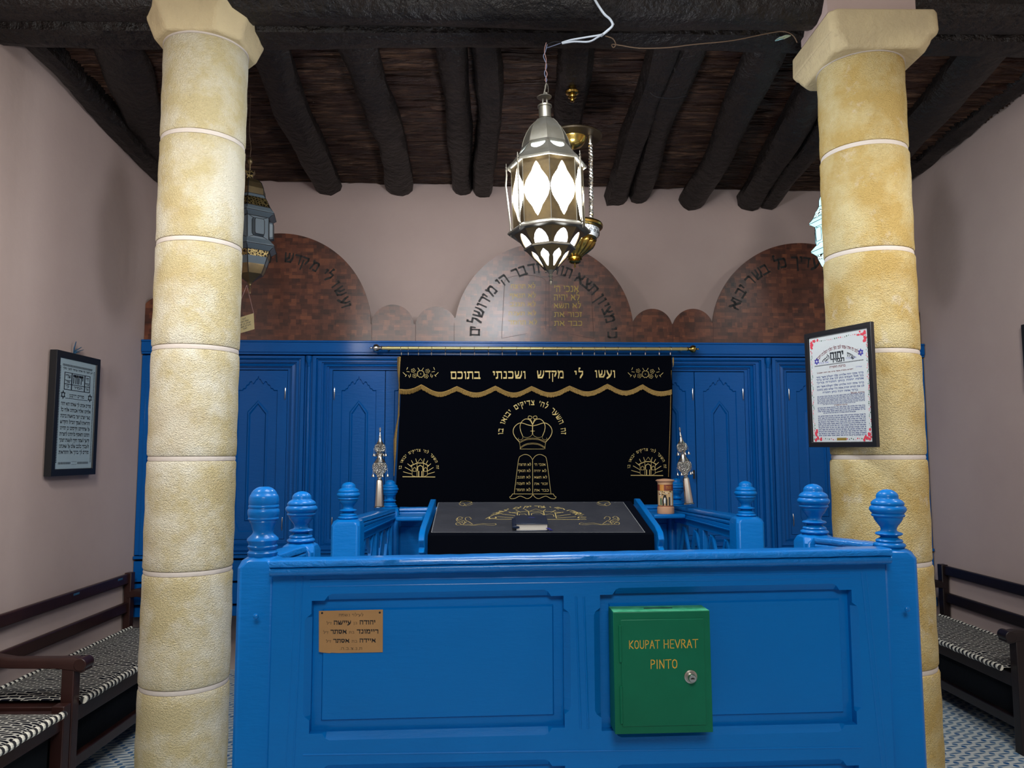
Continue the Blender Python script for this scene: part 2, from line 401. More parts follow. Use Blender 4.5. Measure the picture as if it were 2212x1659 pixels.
# ---------------------------------------------------------------- lettering (own broad-nib alphabet)
G = {
 'א': (.85, [[(.1,.92),(.78,.08)], [(.72,.92),(.68,.62),(.5,.46)], [(.12,.08),(.14,.38),(.34,.58)]]),
 'ב': (.78, [[(.1,.9),(.56,.9),(.6,.8),(.6,.1)], [(.05,.1),(.72,.1)]]),
 'ג': (.52, [[(.1,.9),(.34,.9),(.42,.1)], [(.38,.3),(.08,.1)]]),
 'ד': (.74, [[(.06,.9),(.68,.9)], [(.56,.9),(.56,.08)]]),
 'ה': (.78, [[(.08,.9),(.6,.9),(.66,.8),(.66,.08)], [(.14,.55),(.14,.08)]]),
 'ו': (.36, [[(.08,.9),(.22,.9),(.24,.08)]]),
 'ז': (.4, [[(.06,.93),(.34,.86)], [(.2,.88),(.18,.08)]]),
 'ח': (.78, [[(.08,.9),(.66,.9),(.66,.08)], [(.14,.9),(.14,.08)]]),
 'ט': (.8, [[(.26,.9),(.12,.85),(.1,.12),(.64,.1),(.68,.85),(.5,.9),(.42,.72)]]),
 'י': (.34, [[(.08,.92),(.22,.9),(.2,.55)]]),
 'כ': (.72, [[(.08,.9),(.5,.9),(.6,.75),(.6,.25),(.5,.1),(.08,.1)]]),
 'ך': (.68, [[(.06,.9),(.54,.9),(.58,.8),(.58,-.35)]]),
 'ל': (.64, [[(.24,1.36),(.14,1.34),(.14,.9),(.54,.9),(.54,.6),(.28,.06)]]),
 'ם': (.78, [[(.08,.9),(.62,.9),(.66,.8),(.66,.1),(.14,.1),(.14,.86)]]),
 'מ': (.84, [[(.06,.95),(.2,.7),(.1,.08)], [(.2,.76),(.36,.9),(.6,.9),(.7,.75),(.7,.1),(.4,.1)]]),
 'נ': (.54, [[(.14,.9),(.34,.9),(.4,.8),(.4,.1),(.08,.1)]]),
 'ן': (.36, [[(.08,.9),(.22,.88),(.22,-.35)]]),
 'ס': (.76, [[(.06,.9),(.58,.9),(.66,.65),(.5,.12),(.26,.1),(.12,.38),(.14,.86)]]),
 'ע': (.74, [[(.1,.92),(.18,.66),(.42,.2)], [(.62,.92),(.62,.55),(.42,.18),(.08,-.1)]]),
 'פ': (.76, [[(.3,.52),(.1,.56),(.12,.9),(.54,.9),(.62,.75),(.62,.1),(.08,.1)]]),
 'ף': (.72, [[(.3,.52),(.1,.56),(.12,.9),(.54,.9),(.6,.8),(.6,-.35)]]),
 'צ': (.74, [[(.12,.92),(.62,.12)], [(.6,.92),(.58,.66),(.42,.5)], [(.08,.1),(.64,.1)]]),
 'ץ': (.72, [[(.12,.92),(.36,.5)], [(.6,.92),(.56,.66),(.36,.5),(.36,-.35)]]),
 'ק': (.74, [[(.06,.9),(.58,.9),(.62,.72),(.44,.3)], [(.16,.55),(.16,-.35)]]),
 'ר': (.7, [[(.06,.9),(.5,.9),(.58,.8),(.58,.08)]]),
 'ש': (.98, [[(.1,.92),(.18,.1),(.66,.1),(.84,.5),(.86,.92)], [(.5,.92),(.48,.5),(.22,.3)]]),
 'ת': (.8, [[(.06,.9),(.62,.9),(.68,.8),(.68,.08)], [(.2,.9),(.2,.14),(.04,.08)]]),
 '.': (.3, [[(.12,.08),(.18,.08)]]), '׳': (.24, [[(.14,1.0),(.1,.72)]]), '״': (.4, [[(.12,1.0),(.1,.75)], [(.28,1.0),(.26,.75)]]),
 'K': (.7, [[(.08,.02),(.08,1)], [(.6,1),(.1,.45),(.62,.02)]]), 'O': (.72, [[(.36,1),(.14,.85),(.08,.5),(.14,.15),(.36,0),(.58,.15),(.64,.5),(.58,.85),(.36,1)]]),
 'U': (.72, [[(.1,1),(.1,.2),(.3,0),(.5,.05),(.62,.25),(.62,1)]]), 'P': (.64, [[(.1,0),(.12,1),(.4,.98),(.56,.82),(.5,.58),(.12,.46)]]),
 'A': (.72, [[(.06,0),(.36,1),(.66,0)], [(.16,.34),(.56,.34)]]), 'T': (.7, [[(.02,.98),(.68,1)], [(.36,1),(.36,0)]]),
 'H': (.74, [[(.1,0),(.1,1)], [(.62,0),(.62,1)], [(.1,.5),(.62,.5)]]), 'E': (.6, [[(.52,1),(.1,1),(.1,0),(.54,0)], [(.1,.5),(.48,.5)]]),
 'V': (.7, [[(.04,1),(.36,0),(.66,1)]]), 'R': (.68, [[(.1,0),(.12,1),(.42,.98),(.56,.78),(.44,.56),(.12,.5)], [(.3,.52),(.62,0)]]),
 'I': (.3, [[(.14,0),(.14,1)]]), 'N': (.74, [[(.1,0),(.1,1),(.62,0),(.62,1)]]), '-': (.5, [[(.08,.5),(.4,.5)]]),
}
def hull(pts):
    pts = sorted(set(pts)); 
    def half(ps):
        h = []
        for p in ps:
            while len(h) > 1 and (h[-1][0]-h[-2][0])*(p[1]-h[-2][1]) - (h[-1][1]-h[-2][1])*(p[0]-h[-2][0]) <= 1e-12: h.pop()
            h.append(p)
        return h
    a = half(pts); b = half(pts[::-1]); return a[:-1] + b[:-1]
def glyphs(s, pen, space=0.45, track=0.06):
    """visual left-to-right polygons for a string; Hebrew strings are reversed"""
    if any('\u0590' < c < '\u05ff' for c in s): s = s[::-1]
    x = 0; polys = []; pw, ph = pen[0] / 2, pen[1] / 2
    for c in s:
        if c not in G: x += space; continue
        w, st = G[c]
        for line in st:
            for a, b in zip(line, line[1:]):
                q = [(x + px + i * pw, py + j * ph) for px, py in (a, b) for i in (-1, 1) for j in (-1, 1)]
                polys.append(hull([(round(i, 5), round(j, 5)) for i, j in q]))
        x += w + track
    return polys, x
PEN = (.10, .19); BOLD = (.15, .27); THIN = (.09, .10)
def text(mb, s, u0, u1, v0, v1, off, fn, pen=PEN, m=None, space=0.45, track=0.06):
    """fit text in the box u0..u1 (v0 baseline, v1 letter top)"""
    polys, L = glyphs(s, pen, space, track); k = (u1 - u0) / L; h = v1 - v0
    for p in polys: mb.add([(u0 + x * k, v0 + y * h, off) for x, y in p], [tuple(range(len(p)))], m, fn)
def text_arc(mb, s, cu, cv, rad, a0, a1, h, off, fn, pen=PEN, m=None, space=0.5, track=0.1, jit=0):
    """letters along an arc, tops outward; angles in degrees from +u, text from left (a0) to right (a1)"""
    if any('\u0590' < c < '\u05ff' for c in s): s = s[::-1]
    ws = [(G[c][0] + track) if c in G else space for c in s]; L = sum(ws); x = 0
    for c, w in zip(s, ws):
        if c in G:
            a = R(a0 + (a1 - a0) * (x + w / 2) / L) ; a += R(jit) * random.uniform(-1, 1)
            up = (math.cos(a), math.sin(a)); rt = (math.sin(a), -math.cos(a)); k = h
            polys, l = glyphs(c, pen)
            for p in polys:
                mb.add([(cu + up[0] * (rad + y * h) + rt[0] * (px - G[c][0] / 2) * k, cv + up[1] * (rad + y * h) + rt[1] * (px - G[c][0] / 2) * k, off) for px, y in p], [tuple(range(len(p)))], m, fn)
        x += w

# ================================================================ THE SETTING
XL, XR = -2.44, 3.06
th = R(2.3)
CAB = Plane((XL, 5.19, 0), (math.cos(th), math.sin(th), 0))       # front of the cupboard wall
BWY = lambda X: 5.52 + (X - XL) * math.tan(th)                     # back wall
YB = -2.4
def struct(name, mb, m): o = build(name, mb, m, kind='structure', smooth=0); return o
mb = MB(); mb.box(XL - .6, XR + .6, YB - .1, 6.2, -0.1, 0); struct('floor', mb, M['tiles'])
def wallgrid(name, x, y0, y1, z0, z1, thick):
    mb = MB(); mb.box(min(x, x + thick), max(x, x + thick), y0, y1, z0, z1); struct(name, mb, M['wall'])
wallgrid('wall_left', XL, YB, 5.95, 0, 3.9, -0.15); wallgrid('wall_right', XR, YB, 6.0, 0, 3.9, 0.15)
mb = MB(); mb.prism([(XL - .1, BWY(XL - .1)), (XR + .1, BWY(XR + .1)), (XR + .1, BWY(XR) + .2), (XL - .1, BWY(XL) + .2)], 0, 3.9); struct('wall_back', mb, M['wall'])
mb = MB(); mb.box(XL, XR, YB - .15, YB, 0, 3.9); struct('wall_front', mb, M['white_plaster'])
# ceiling: plastered over the near half, cane matting on joists over the far half
mb = MB(); mb.box(XL - .1, XR + .1, YB, 3.42, 3.80, 3.9); struct('ceiling', mb, M['white_plaster'])
def boardz(y): return 3.665 - (y - 3.2) * 0.052
mb = MB(); NX, NY = 90, 540; rnd = random.Random(3)
y0, y1 = 3.40, 5.75
rowoff = [rnd.uniform(-1, 1) for _ in range(NY + 1)]
vs = []; 
for j in range(NY + 1):
    y = y0 + (y1 - y0) * j / NY; ph = rnd.uniform(0, 6)
    for i in range(NX + 1):
        x = XL + (XR - XL) * i / NX
        wob = 0.012 * math.sin(x * 2.1 + j * .05) + 0.006 * math.sin(x * 7 + ph)
        hs_ = math.sin((j // 3) * 12.9898 + int(x * 2.6 + (j // 3) * .37 + 40) * 78.233) * 43758.5453; hs_ -= math.floor(hs_)
        ridge = (0.012 if j % 3 == 1 else (0.0 if j % 3 == 0 else 0.008)) * (.35 + 1.3 * hs_) + .006 * hs_
        vs.append((x, y + wob, boardz(y) - ridge - 0.006 * rnd.random()))
fs = [(j * (NX + 1) + i, j * (NX + 1) + i + 1, (j + 1) * (NX + 1) + i + 1, (j + 1) * (NX + 1) + i) for j in range(NY) for i in range(NX)]
mb.add(vs, fs); o = build('ceiling', mb, M['reed'], kind='structure', smooth=60)
mb = MB(); mb.box(XL - .1, XR + .1, 3.42, 5.9, 3.74, 3.9); struct('ceiling', mb, M['white_plaster'])

# ---------------------------------------------------------------- beams
def log_mesh(p0, p1, w, h, seed, nseg=26, irr=0.12, bendz=0.0, bendx=0.0):
    r = random.Random(seed); mb = MB(); p0 = Vector(p0); p1 = Vector(p1); d = (p1 - p0).normalized()
    sx = d.cross(Vector((0, 0, 1))).normalized(); sz = sx.cross(d).normalized(); n = 14
    fr = [(r.uniform(1.5, 5), r.uniform(0, 6), r.uniform(.3, 1)) for _ in range(6)]
    base = [1 + r.uniform(-.10, .10) for _ in range(n)]; vs = []
    for i in range(nseg + 1):
        t = i / nseg; c = p0.lerp(p1, t) + sx * (bendx * math.sin(t * 3.1) + 0.012 * math.sin(t * 7 + seed)) + sz * (bendz * math.sin(t * 3.1))
        s = 1 + irr * .5 * math.sin(t * fr[0][0] * 3 + fr[0][1]) 
        for k in range(n):
            a = 2 * math.pi * k / n; ca, sa = math.cos(a), math.sin(a)
            sq = 1 / (abs(ca) ** 3.2 + abs(sa) ** 3.2) ** (1 / 3.2)
            q = s * base[k] * (1 + irr * .35 * math.sin(t * fr[1][0] * 6 + k * 1.3 + fr[1][1]) + irr * .18 * r.uniform(-1, 1)) * sq
            vs.append(tuple(c + sx * ca * w / 2 * q + sz * sa * h / 2 * q))
    fs = [(i * n + k, i * n + (k + 1) % n, (i + 1) * n + (k + 1) % n, (i + 1) * n + k) for i in range(nseg) for k in range(n)]
    fs += [tuple(range(n)), tuple(nseg * n + k for k in range(n))]
    mb.add(vs, fs); return mb
# joists: (x at far wall, y-px of its bottom there, x where it meets the cross beam, width far px, width near px)
JO = [(352, 400, 228, 60, 95, 'dark rough ceiling joist left of the left column, next to the wall joist'),
      (704, 413, 572, 52, 62, 'dark rough ceiling joist just right of the left column'),
      (862, 412, 765, 50, 60, 'slim dark ceiling joist, second to the right of the left column'),
      (1004, 410, 984, 38, 60, 'left one of the two dark joists side by side left of the lit lantern'),
      (1043, 417, 1049, 40, 50, 'right one of the two dark joists side by side left of the lit lantern'),
      (1226, 412, 1245, 50, 60, 'dark ceiling joist with a brass hook, above the big lit lantern'),
      (1331, 432, 1440, 46, 60, 'dark ceiling joist right of the lit lantern, left one of a touching pair'),
      (1384, 426, 1508, 40, 62, 'dark ceiling joist right of the lit lantern, right one of a touching pair'),
      (1502, 440, 1672, 46, 80, 'dark shiny ceiling joist reaching the left side of the right column'),
      (1630, 442, 1835, 40, 80, 'dark ceiling joist ending left of the blue lit lantern, left one of its pair'),
      (1672, 440, 1900, 36, 70, 'dark ceiling joist ending left of the blue lit lantern, right one of its pair'),
      (1880, 425, 2155, 60, 95, 'dark rough ceiling joist seen right of the right column')]
for i, (xf, yf, xn, wf, wn, lab) in enumerate(JO):
    Yf = 5.50 + (xf / 2212 - .4) * .22
    a = atY(xf, yf, Yf); b = atY(xn, 108, 3.62)
    h = 0.15; w = (wf / F * Yf + wn / F * 3.5) / 2 * 1.22
    zb = a.z + h / 2; zf = 3.52 + h / 2
    Xn = b.x
    d = (Vector((a.x, Yf, zb)) - Vector((Xn, 3.62, zf)))
    p0 = Vector((Xn, 3.62, zf)) - d.normalized() * 0.12; p1 = Vector((a.x, Yf, zb)) + d.normalized() * 0.12
    o = build('ceiling_joist', log_mesh(p0, p1, w, h, 20 + i, bendx=0.02 * (-1) ** i), M['beam'], smooth=50)
    tag(o, lab, 'ceiling beam', 'dark joists under the cane ceiling')
# beams running along the side walls
for s, lab, px0, px1 in ((0, 'dark rough beam along the top of the left wall', (0, 62), (330, 388)), (1, 'dark rough beam along the top of the right wall', (2212, 205), (1985, 378))):
    X = (XL + .07, XR - .07)[s]
    a = atX(*px0, (XL, XR)[s]); b = atX(*px1, (XL, XR)[s])
    y0 = 3.45; za = a.z + (b.z - a.z) * (y0 - a.y) / (b.y - a.y); zb = a.z + (b.z - a.z) * (5.6 - a.y) / (b.y - a.y)
    o = build('ceiling_joist', log_mesh((X, y0, za + .075), (X, 5.6, zb + .075), 0.17, 0.17, 50 + s, irr=.2, nseg=40), M['beam'], smooth=50)
    tag(o, lab, 'ceiling beam', 'dark joists under the cane ceiling')
for z, y, w, sd, lab in ((3.60, 3.36, 0.21, 3, 'front log of the dark cross beam carried by the two columns'), (3.595, 3.545, 0.20, 4, 'rear log of the dark cross beam carried by the two columns')):
    o = build('cross_beam', log_mesh((XL - .05, y, z), (XR + .05, y + (.05), z - .01), w, 0.19, sd, nseg=60, irr=.12), M['beam'], smooth=50)
    tag(o, lab, 'ceiling beam', 'logs of the cross beam')
# plaster wall above the cross beam
mb = MB(); mb.box(XL, XR, 3.30, 3.42, 3.685, 3.85); struct('trim_1', mb, M['wall'])

# ---------------------------------------------------------------- columns
def column(px, Y, r, joints, cap, label, group, sm='stone'):
    c = atY(px, 980, Y); X = c.x; z_top = cap[0]
    root = thing('stone_column', label, 'column', (X, Y, 0), 0, group)
    zj = [0.0] + sorted([atY(px, y, Y - r * .9).z for y in joints]) + [z_top]; rt = r; tp = cap[2]
    g = 0.0085
    for a, b in zip(zj, zj[1:]):
        m2 = MB(); lo = a + (g if a else 0); hi = b - (g if b < z_top else 0); n = 48; r = rt * (1 - tp * (a - 1.2)); prof = [(r - .012, lo), (r - .003, lo + .004), (r, lo + .012)]
        k = max(2, int((hi - lo) / .05))
        prof += [(r + 0.0015 * math.sin(i * 1.7 + a * 9), lo + .012 + (hi - lo - .024) * i / k) for i in range(1, k)]
        prof += [(r, hi - .012), (r - .003, hi - .004), (r - .012, hi)]
        m2.lathe(prof, 72); build('drum', m2, M[sm], root, world=False, smooth=30)
    m2 = MB()
    for z in zj[1:-1]:
        r = rt * (1 - tp * (z - 1.2))
        n = 72; pr = [(r - .02, z - .012), (r - .005, z - .0095), (r - .003, z), (r - .005, z + .0095), (r - .02, z + .012)]
        m2.lathe(pr, 72, cap=False)
    m2.lathe([(r - .02, z_top - .01), (r + .003, z_top - .008), (r + .003, z_top + .002), (r - .02, z_top + .004)], 72, cap=False)
    build('mortar_joint', m2, M['mortar'], root, world=False, smooth=40)
    m2 = MB(); cap[1](m2, r, z_top); build('capital', m2, M['stone_cap'], root, world=False, smooth=20, bevel=.012, bseg=3)
    return root
def sqring(w, d, z, ch=0.0, ox=0, oy=0):
    if not ch: return [(ox - w, oy - d, z), (ox + w, oy - d, z), (ox + w, oy + d, z), (ox - w, oy + d, z)]
    return [(ox - w + ch, oy - d, z), (ox + w - ch, oy - d, z), (ox + w, oy - d + ch, z), (ox + w, oy + d - ch, z), (ox + w - ch, oy + d, z), (ox - w + ch, oy + d, z), (ox - w, oy + d - ch, z), (ox - w, oy - d + ch, z)]
def stack(mb, rings, m=None):
    n = len(rings[0]); vs = [p for r in rings for p in r]
    fs = [(i * n + k, i * n + (k + 1) % n, (i + 1) * n + (k + 1) % n, (i + 1) * n + k) for i in range(len(rings) - 1) for k in range(n)]
    fs += [tuple(range(n - 1, -1, -1)), tuple((len(rings) - 1) * n + k for k in range(n))]
    mb.add(vs, fs, m)
def cap_left(mb, r, z):
    w = r + .042
    stack(mb, [sqring(r + .012, r + .012, z, .09), sqring(w, w, z + .085, .10), sqring(w, w, z + .26, .035), ])
def cap_right(mb, r, z):
    stack(mb, [sqring(r + .02, r + .02, z - .004, .05, .01), sqring(r + .034, r + .034, z + .028, .035, .01), sqring(r + .038, r + .038, z + .045, .03, .01), sqring(r + .046, r + .044, z + .055, .02, .012), sqring(r + .056, r + .05, z + .075, .02, .012), sqring(r + .058, r + .05, z + .165, .03, .012)])
CLY, CRY = 3.50, 3.44
LJ = (283, 515, 748, 991, 1241, 1497); RJ = (306, 536, 757, 988, 1222, 1455)
zt = lambda x, y, Y: atY(x, y, Y - .19).z
column(416, CLY, .188, LJ, (zt(437, 66, CLY), cap_left, 0), 'yellow roughcast stone column at left with chamfered block capital', 'two round stone columns')
column(1895, CRY, .199, RJ, (zt(1870, 106, CRY), cap_right, .028), 'yellow roughcast stone column at right with square slab capital and framed sheet', 'two round stone columns', 'stone2')
_c = atY(1875, 980, CRY)
_z = zt(1870, 106, CRY) + .165; mb = MB(); mb.box(_c.x - .19, _c.x + .21, CRY - .2, CRY + .1, _z, 3.8); struct('trim_2', mb, M['wall'])

# ================================================================ CUPBOARD WALL
U, Vv = CAB.uv, None
uA = 0.004; uB = (XR - XL) / math.cos(th) - .008
zT = CAB.uv(1100, 742)[1]; zF = CAB.uv(1100, 768)[1]; zB = CAB.uv(508, 1330)[1]
root = thing('carved_cupboard', 'wide blue painted wooden cupboard filling the back wall behind the dark curtain', 'cupboard', CAB.p(2.7, 0))
def ub(px, y=900): return CAB.uv(px, y)[0]
mb = MB(); dep = .30
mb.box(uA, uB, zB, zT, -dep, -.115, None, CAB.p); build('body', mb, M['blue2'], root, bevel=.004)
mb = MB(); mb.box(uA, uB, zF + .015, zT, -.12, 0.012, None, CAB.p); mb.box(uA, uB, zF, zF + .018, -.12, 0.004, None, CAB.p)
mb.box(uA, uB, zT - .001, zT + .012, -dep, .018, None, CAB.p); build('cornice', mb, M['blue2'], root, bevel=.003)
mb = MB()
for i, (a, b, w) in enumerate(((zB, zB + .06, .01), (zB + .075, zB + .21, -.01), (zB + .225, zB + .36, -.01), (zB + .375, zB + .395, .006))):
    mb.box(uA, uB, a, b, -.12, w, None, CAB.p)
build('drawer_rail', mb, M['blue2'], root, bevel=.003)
zD0 = zB + .40; zD1 = zF - .008
def frame_unit(name, u0, u1, z0, z1, leaves, lefthinge=True, steps=7):
    """stepped moulding around an opening, then door leaves"""
    mb = MB(); s = .020
    def rect(k, j): return [(u0 + k, z0 + j), (u1 - k, z0 + j), (u1 - k, z1 - j), (u0 + k, z1 - j)]
    k = 0; w = -.004; prev = rect(0, 0); pw = w - .05
    mb.bridge(prev, -.115, prev, w, None, CAB.p)
    for i in range(steps):
        dk = s * (.55 if i % 2 else 1.15)
        nx = rect(k + dk, (k + dk) * .72); mb.bridge(prev, w, nx, w + (.006 if i % 3 == 1 else 0), None, CAB.p)
        w2 = w + (.006 if i % 3 == 1 else 0) - .0128; mb.bridge(nx, w + (.006 if i % 3 == 1 else 0), nx, w2, None, CAB.p)
        prev = nx; w = w2; k += dk
    build(name, mb, M['blue2'], root, smooth=20)
    a0, a1 = u0 + k, u1 - k; b0, b1 = z0 + k * .72, z1 - k * .72
    W_ = (a1 - a0) / leaves
    for i in range(leaves):
        l0 = a0 + W_ * i + .003; l1 = a0 + W_ * (i + 1) - .003; door(l0, l1, b0 + .003, b1 - .006, w + .012, i)
def door(l0, l1, b0, b1, w, idx):
    W_ = l1 - l0; H = b1 - b0; mb = MB()
    cx = (l0 + l1) / 2; hw = W_ * .335
    # outer carved field with ogee crown
    def crown(hw, ztop, zsh):
        n = []; h = ztop - zsh
        L = [(-1, 0), (-.82, 0.0), (-.76, .12), (-.66, .14), (-.60, .36), (-.50, .40), (-.44, .58), (-.34, .62), (-.28, .46), (-.22, .50), (-.12, .74), (-.05, .78), (0, 1)]
        L = L + [(-x, y) for x, y in L[-2::-1]]
        return [(cx + x * hw, zsh + y * h) for x, y in L]
    zs = b1 - .19 * W_ / .36 - .06
    top = crown(hw, b1 - .035, b1 - .135)
    bot = [(cx + hw, b0 + .12), (cx + hw * .78, b0 + .05), (cx - hw * .78, b0 + .05), (cx - hw, b0 + .12)]
    outer = [(l0, b0), (l1, b0), (l1, b1), (l0, b1)]
    hole = (top + bot)
    inner = [(cx + (x - cx) * .965, (y - .006 if y > (b0 + b1) / 2 else y + .006)) for x, y in hole]
    mb.bridge(outer, w - .03, outer, w, None, CAB.p); mb.loops(outer, [hole[::-1]], w, None, CAB.p)
    mb.bridge(hole, w, inner, w - .009, None, CAB.p)
    # inner pointed panel
    h2 = W_ * .18
    def lancet(h2, e): return [(cx - h2, b0 + .12 + e), (cx + h2, b0 + .12 + e), (cx + h2, b1 - .285 - e), (cx, b1 - .205 - e * 1.7), (cx - h2, b1 - .285 - e)]
    A = lancet(h2, 0); B = lancet(h2 - .008, .006); C_ = lancet(h2 - .014, .012); D = lancet(h2 - .022, .018)
    mb.loops(inner, [A[::-1]], w - .009, None, CAB.p)
    mb.bridge(A, w - .009, B, w - .002, None, CAB.p); mb.bridge(B, w - .002, C_, w - .002, None, CAB.p); mb.bridge(C_, w - .002, D, w - .012, None, CAB.p)
    mb.loops(D, [], w - .012, None, CAB.p)
    d = build('door', mb, M['blue2'], root, smooth=20)
    hu = l0 + .012 if idx == 0 else l1 - .012
    for z in (b1 - .16, b0 + .10):
        m2 = MB(); m2.tube([CAB.p(hu, z - .045, w + .004), CAB.p(hu, z - .03, w + .006), CAB.p(hu, z + .03, w + .006), CAB.p(hu, z + .045, w + .004)], [.0015, .0045, .0045, .0015], 8)
        build('hinge', m2, M['chrome'], d)
PIL = (ub(664), ub(1664))
edges = [ub(312), PIL[0], PIL[1], uB - .03]
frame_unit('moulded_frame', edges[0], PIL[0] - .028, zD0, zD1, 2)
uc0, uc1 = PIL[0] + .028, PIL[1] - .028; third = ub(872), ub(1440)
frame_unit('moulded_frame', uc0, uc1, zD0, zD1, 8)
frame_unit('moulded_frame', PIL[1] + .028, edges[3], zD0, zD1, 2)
for u in PIL:
    mb = MB()
    mb.box(u - .027, u + .027, zD0, zD1, -.115, -.02, None, CAB.p)
    mb.tube([CAB.p(u, zD0, -.015), CAB.p(u, zD1 - .07, -.015)], .013, 8)
    mb.tube([CAB.p(u, zD1 - .07, -.012), CAB.p(u, zD1 - .05, -.008), CAB.p(u, zD1 - .03, -.006), CAB.p(u, zD1, -.006)], [.014, .012, .02, .022], 8)
    build('pilaster', mb, M['blue2'], root, bevel=.003)
for a, b in ((uA, edges[0]), (edges[3], uB)):
    mb = MB(); mb.box(a, b, zD0, zD1, -.115, -.01, None, CAB.p); build('end_stile', mb, M['blue2'], root, bevel=.003)
m2 = MB(); a = CAB.px(1502, 1025, -.03); m2.box(-.006, .006, -.004, .004, -.03, .03, None, lambda x, y, z: a + CAB.u * x + CAB.w * y + Vector((0, 0, z)))
build('bolt', m2, M['ink'], root)

# ---------------------------------------------------------------- veneered arch board standing on the cupboard
ARC = [(605, 700, 196), (1175, 718, 193.5), (1728, 714, 189), (848, 704, 46), (942, 708, 45.5), (1409, 711, 44), (1497, 711, 44), (353, 692, 53), (1959, 710, 44)]
BP = Plane(CAB.p(0, 0, -.03), CAB.u)
def topy(x):
    y = 700.0
    for cx, cy, r in ARC:
        if abs(x - cx) < r: y = min(y, cy - math.sqrt(r * r - (x - cx) ** 2))
    return y
xs = sorted(set([298 + i * 2.2 for i in range(775)] + [cx + s * r * q for cx, cy, r in ARC for s in (-1, 1) for q in (1, .995, .985, .96)]))
xs = [x for x in xs if 298 <= x <= 2000.5]
poly = [BP.uv(x, topy(x)) for x in xs]
poly = [(min(max(u, uA), uB), v) for u, v in poly]
mb = MB(); mb.prism([(poly[0][0], zT + .012)] + poly[::1] + [(poly[-1][0], zT + .012)], -.022, 0, None, BP.p)
root = thing('arch_board', 'reddish brown patchwork veneer board with three big round arches above the blue cupboard', 'carved board', BP.p(2.7, zT))
build('board', mb, M['veneer'], root, smooth=25)
mb = MB()
for x in (803, 897.5, 981, 1369, 1453.5, 1541): 
    a = BP.uv(x, 742); b = BP.uv(x, 698); mb = MB(); mb.ribbon([a, b], .0025, .0006, BP); build('scored_line', mb, M['engrave'], root, smooth=0)
mb = MB()
# engraved tablets
T = lambda x, y: BP.uv(960 + x / 5.267, 580 + y / 5.267)
mb.ribbon([T(685, 150), T(650, 795), T(940, 740)], .003, .0006, BP); build('scored_line', mb, M['engrave'], root, smooth=0); mb = MB(); mb.ribbon([T(1430, 745), T(1700, 800), T(1665, 150)], .0028, .0006, BP)
build('scored_line', mb, M['engrave'], root, smooth=0); mb = MB(); mb.ribbon([T(1155, 150), T(1150, 690)], .0028, .0006, BP); build('scored_line', mb, M['engrave'], root, smooth=0); mb = MB(); mb.ribbon([T(1190, 150), T(1190, 720)], .0028, .0006, BP)
for c0, c1 in ((685, 1155), (1190, 1665)):
    build('scored_line', mb, M['engrave'], root, smooth=0); mb = MB()
    mb.ribbon([T(c0 + (c1 - c0) * (0.5 - .5 * math.cos(math.pi * i / 14)), 150 - 75 * math.sin(math.pi * i / 14)) for i in range(15)], .0028, .0006, BP)
build('scored_line', mb, M['engrave'], root, smooth=0)
mb = MB()
def arc_px(mb, s, cx, cy, rpx, a0, a1, hpx, pl, off=.0009, pen=(.15, .2), **k):
    c = pl.uv(cx, cy); s_ = pl.uv(cx + 100, cy)[0] - c[0]; f = s_ / 100
    text_arc(mb, s, c[0], c[1], rpx * f, a0, a1, hpx * f, off, pl.p, pen, **k)
for t_, cx_, cy_, r_, a0_, a1_ in (('ועשו לי מקדש ושכנתי בתוכם', 603, 702, 140, 168, 14), ('כי מציון תצא תורה ודבר הי מירושלים', 1175, 725, 137, 182, -3), ('שומע תפלה עדיך כל בשר יבוא', 1728, 714, 137, 163, 10)):
    mb = MB(); arc_px(mb, t_, cx_, cy_, r_, a0_, a1_, 22, BP, jit=1)
    build('black_lettering', mb, M['ink'], root, smooth=0, label='black hand-inked Hebrew letters')
mb = MB()
def tpx(mb, s, x0, x1, ybase, ytop, pl, off=.001, pen=PEN, m=None, **k):
    a = pl.uv(x0, ybase); b = pl.uv(x1, ybase); c = pl.uv((x0 + x1) / 2, ytop)
    L0 = a[1]; L1 = b[1]
    polys, L = glyphs(s, pen, k.get('space', .45), k.get('track', .06)); kx = (b[0] - a[0]) / L; h = c[1] - (a[1] + b[1]) / 2
    for p in polys: mb.add([(a[0] + x * kx, L0 + (L1 - L0) * x / L + y * h, off) for x, y in p], [tuple(range(len(p)))], m, pl.p)
for i, (s, x0, x1, y0, y1) in enumerate((('לא תרצח', 1103, 1157, 622, 614), ('לא תנאף', 1101, 1158, 642, 634), ('לא תגנב', 1101, 1158, 661, 653), ('לא תענה', 1098, 1159, 680, 673), ('לא תחמד', 1098, 1161, 700, 692),
        ('אנכי ה׳', 1197, 1251, 630, 617), ('לא יהיה', 1196, 1253, 648, 636), ('לא תשא', 1196, 1256, 665, 655), ('זכור את', 1197, 1258, 684, 674), ('כבד את', 1197, 1259, 703, 693))):
    mb = MB(); tpx(mb, s, x0, x1, y0 + 1, y1, BP, pen=(.12, .14)); build('gold_lettering', mb, M['gold_paint'], root, smooth=0, label='faded gold Hebrew letters')

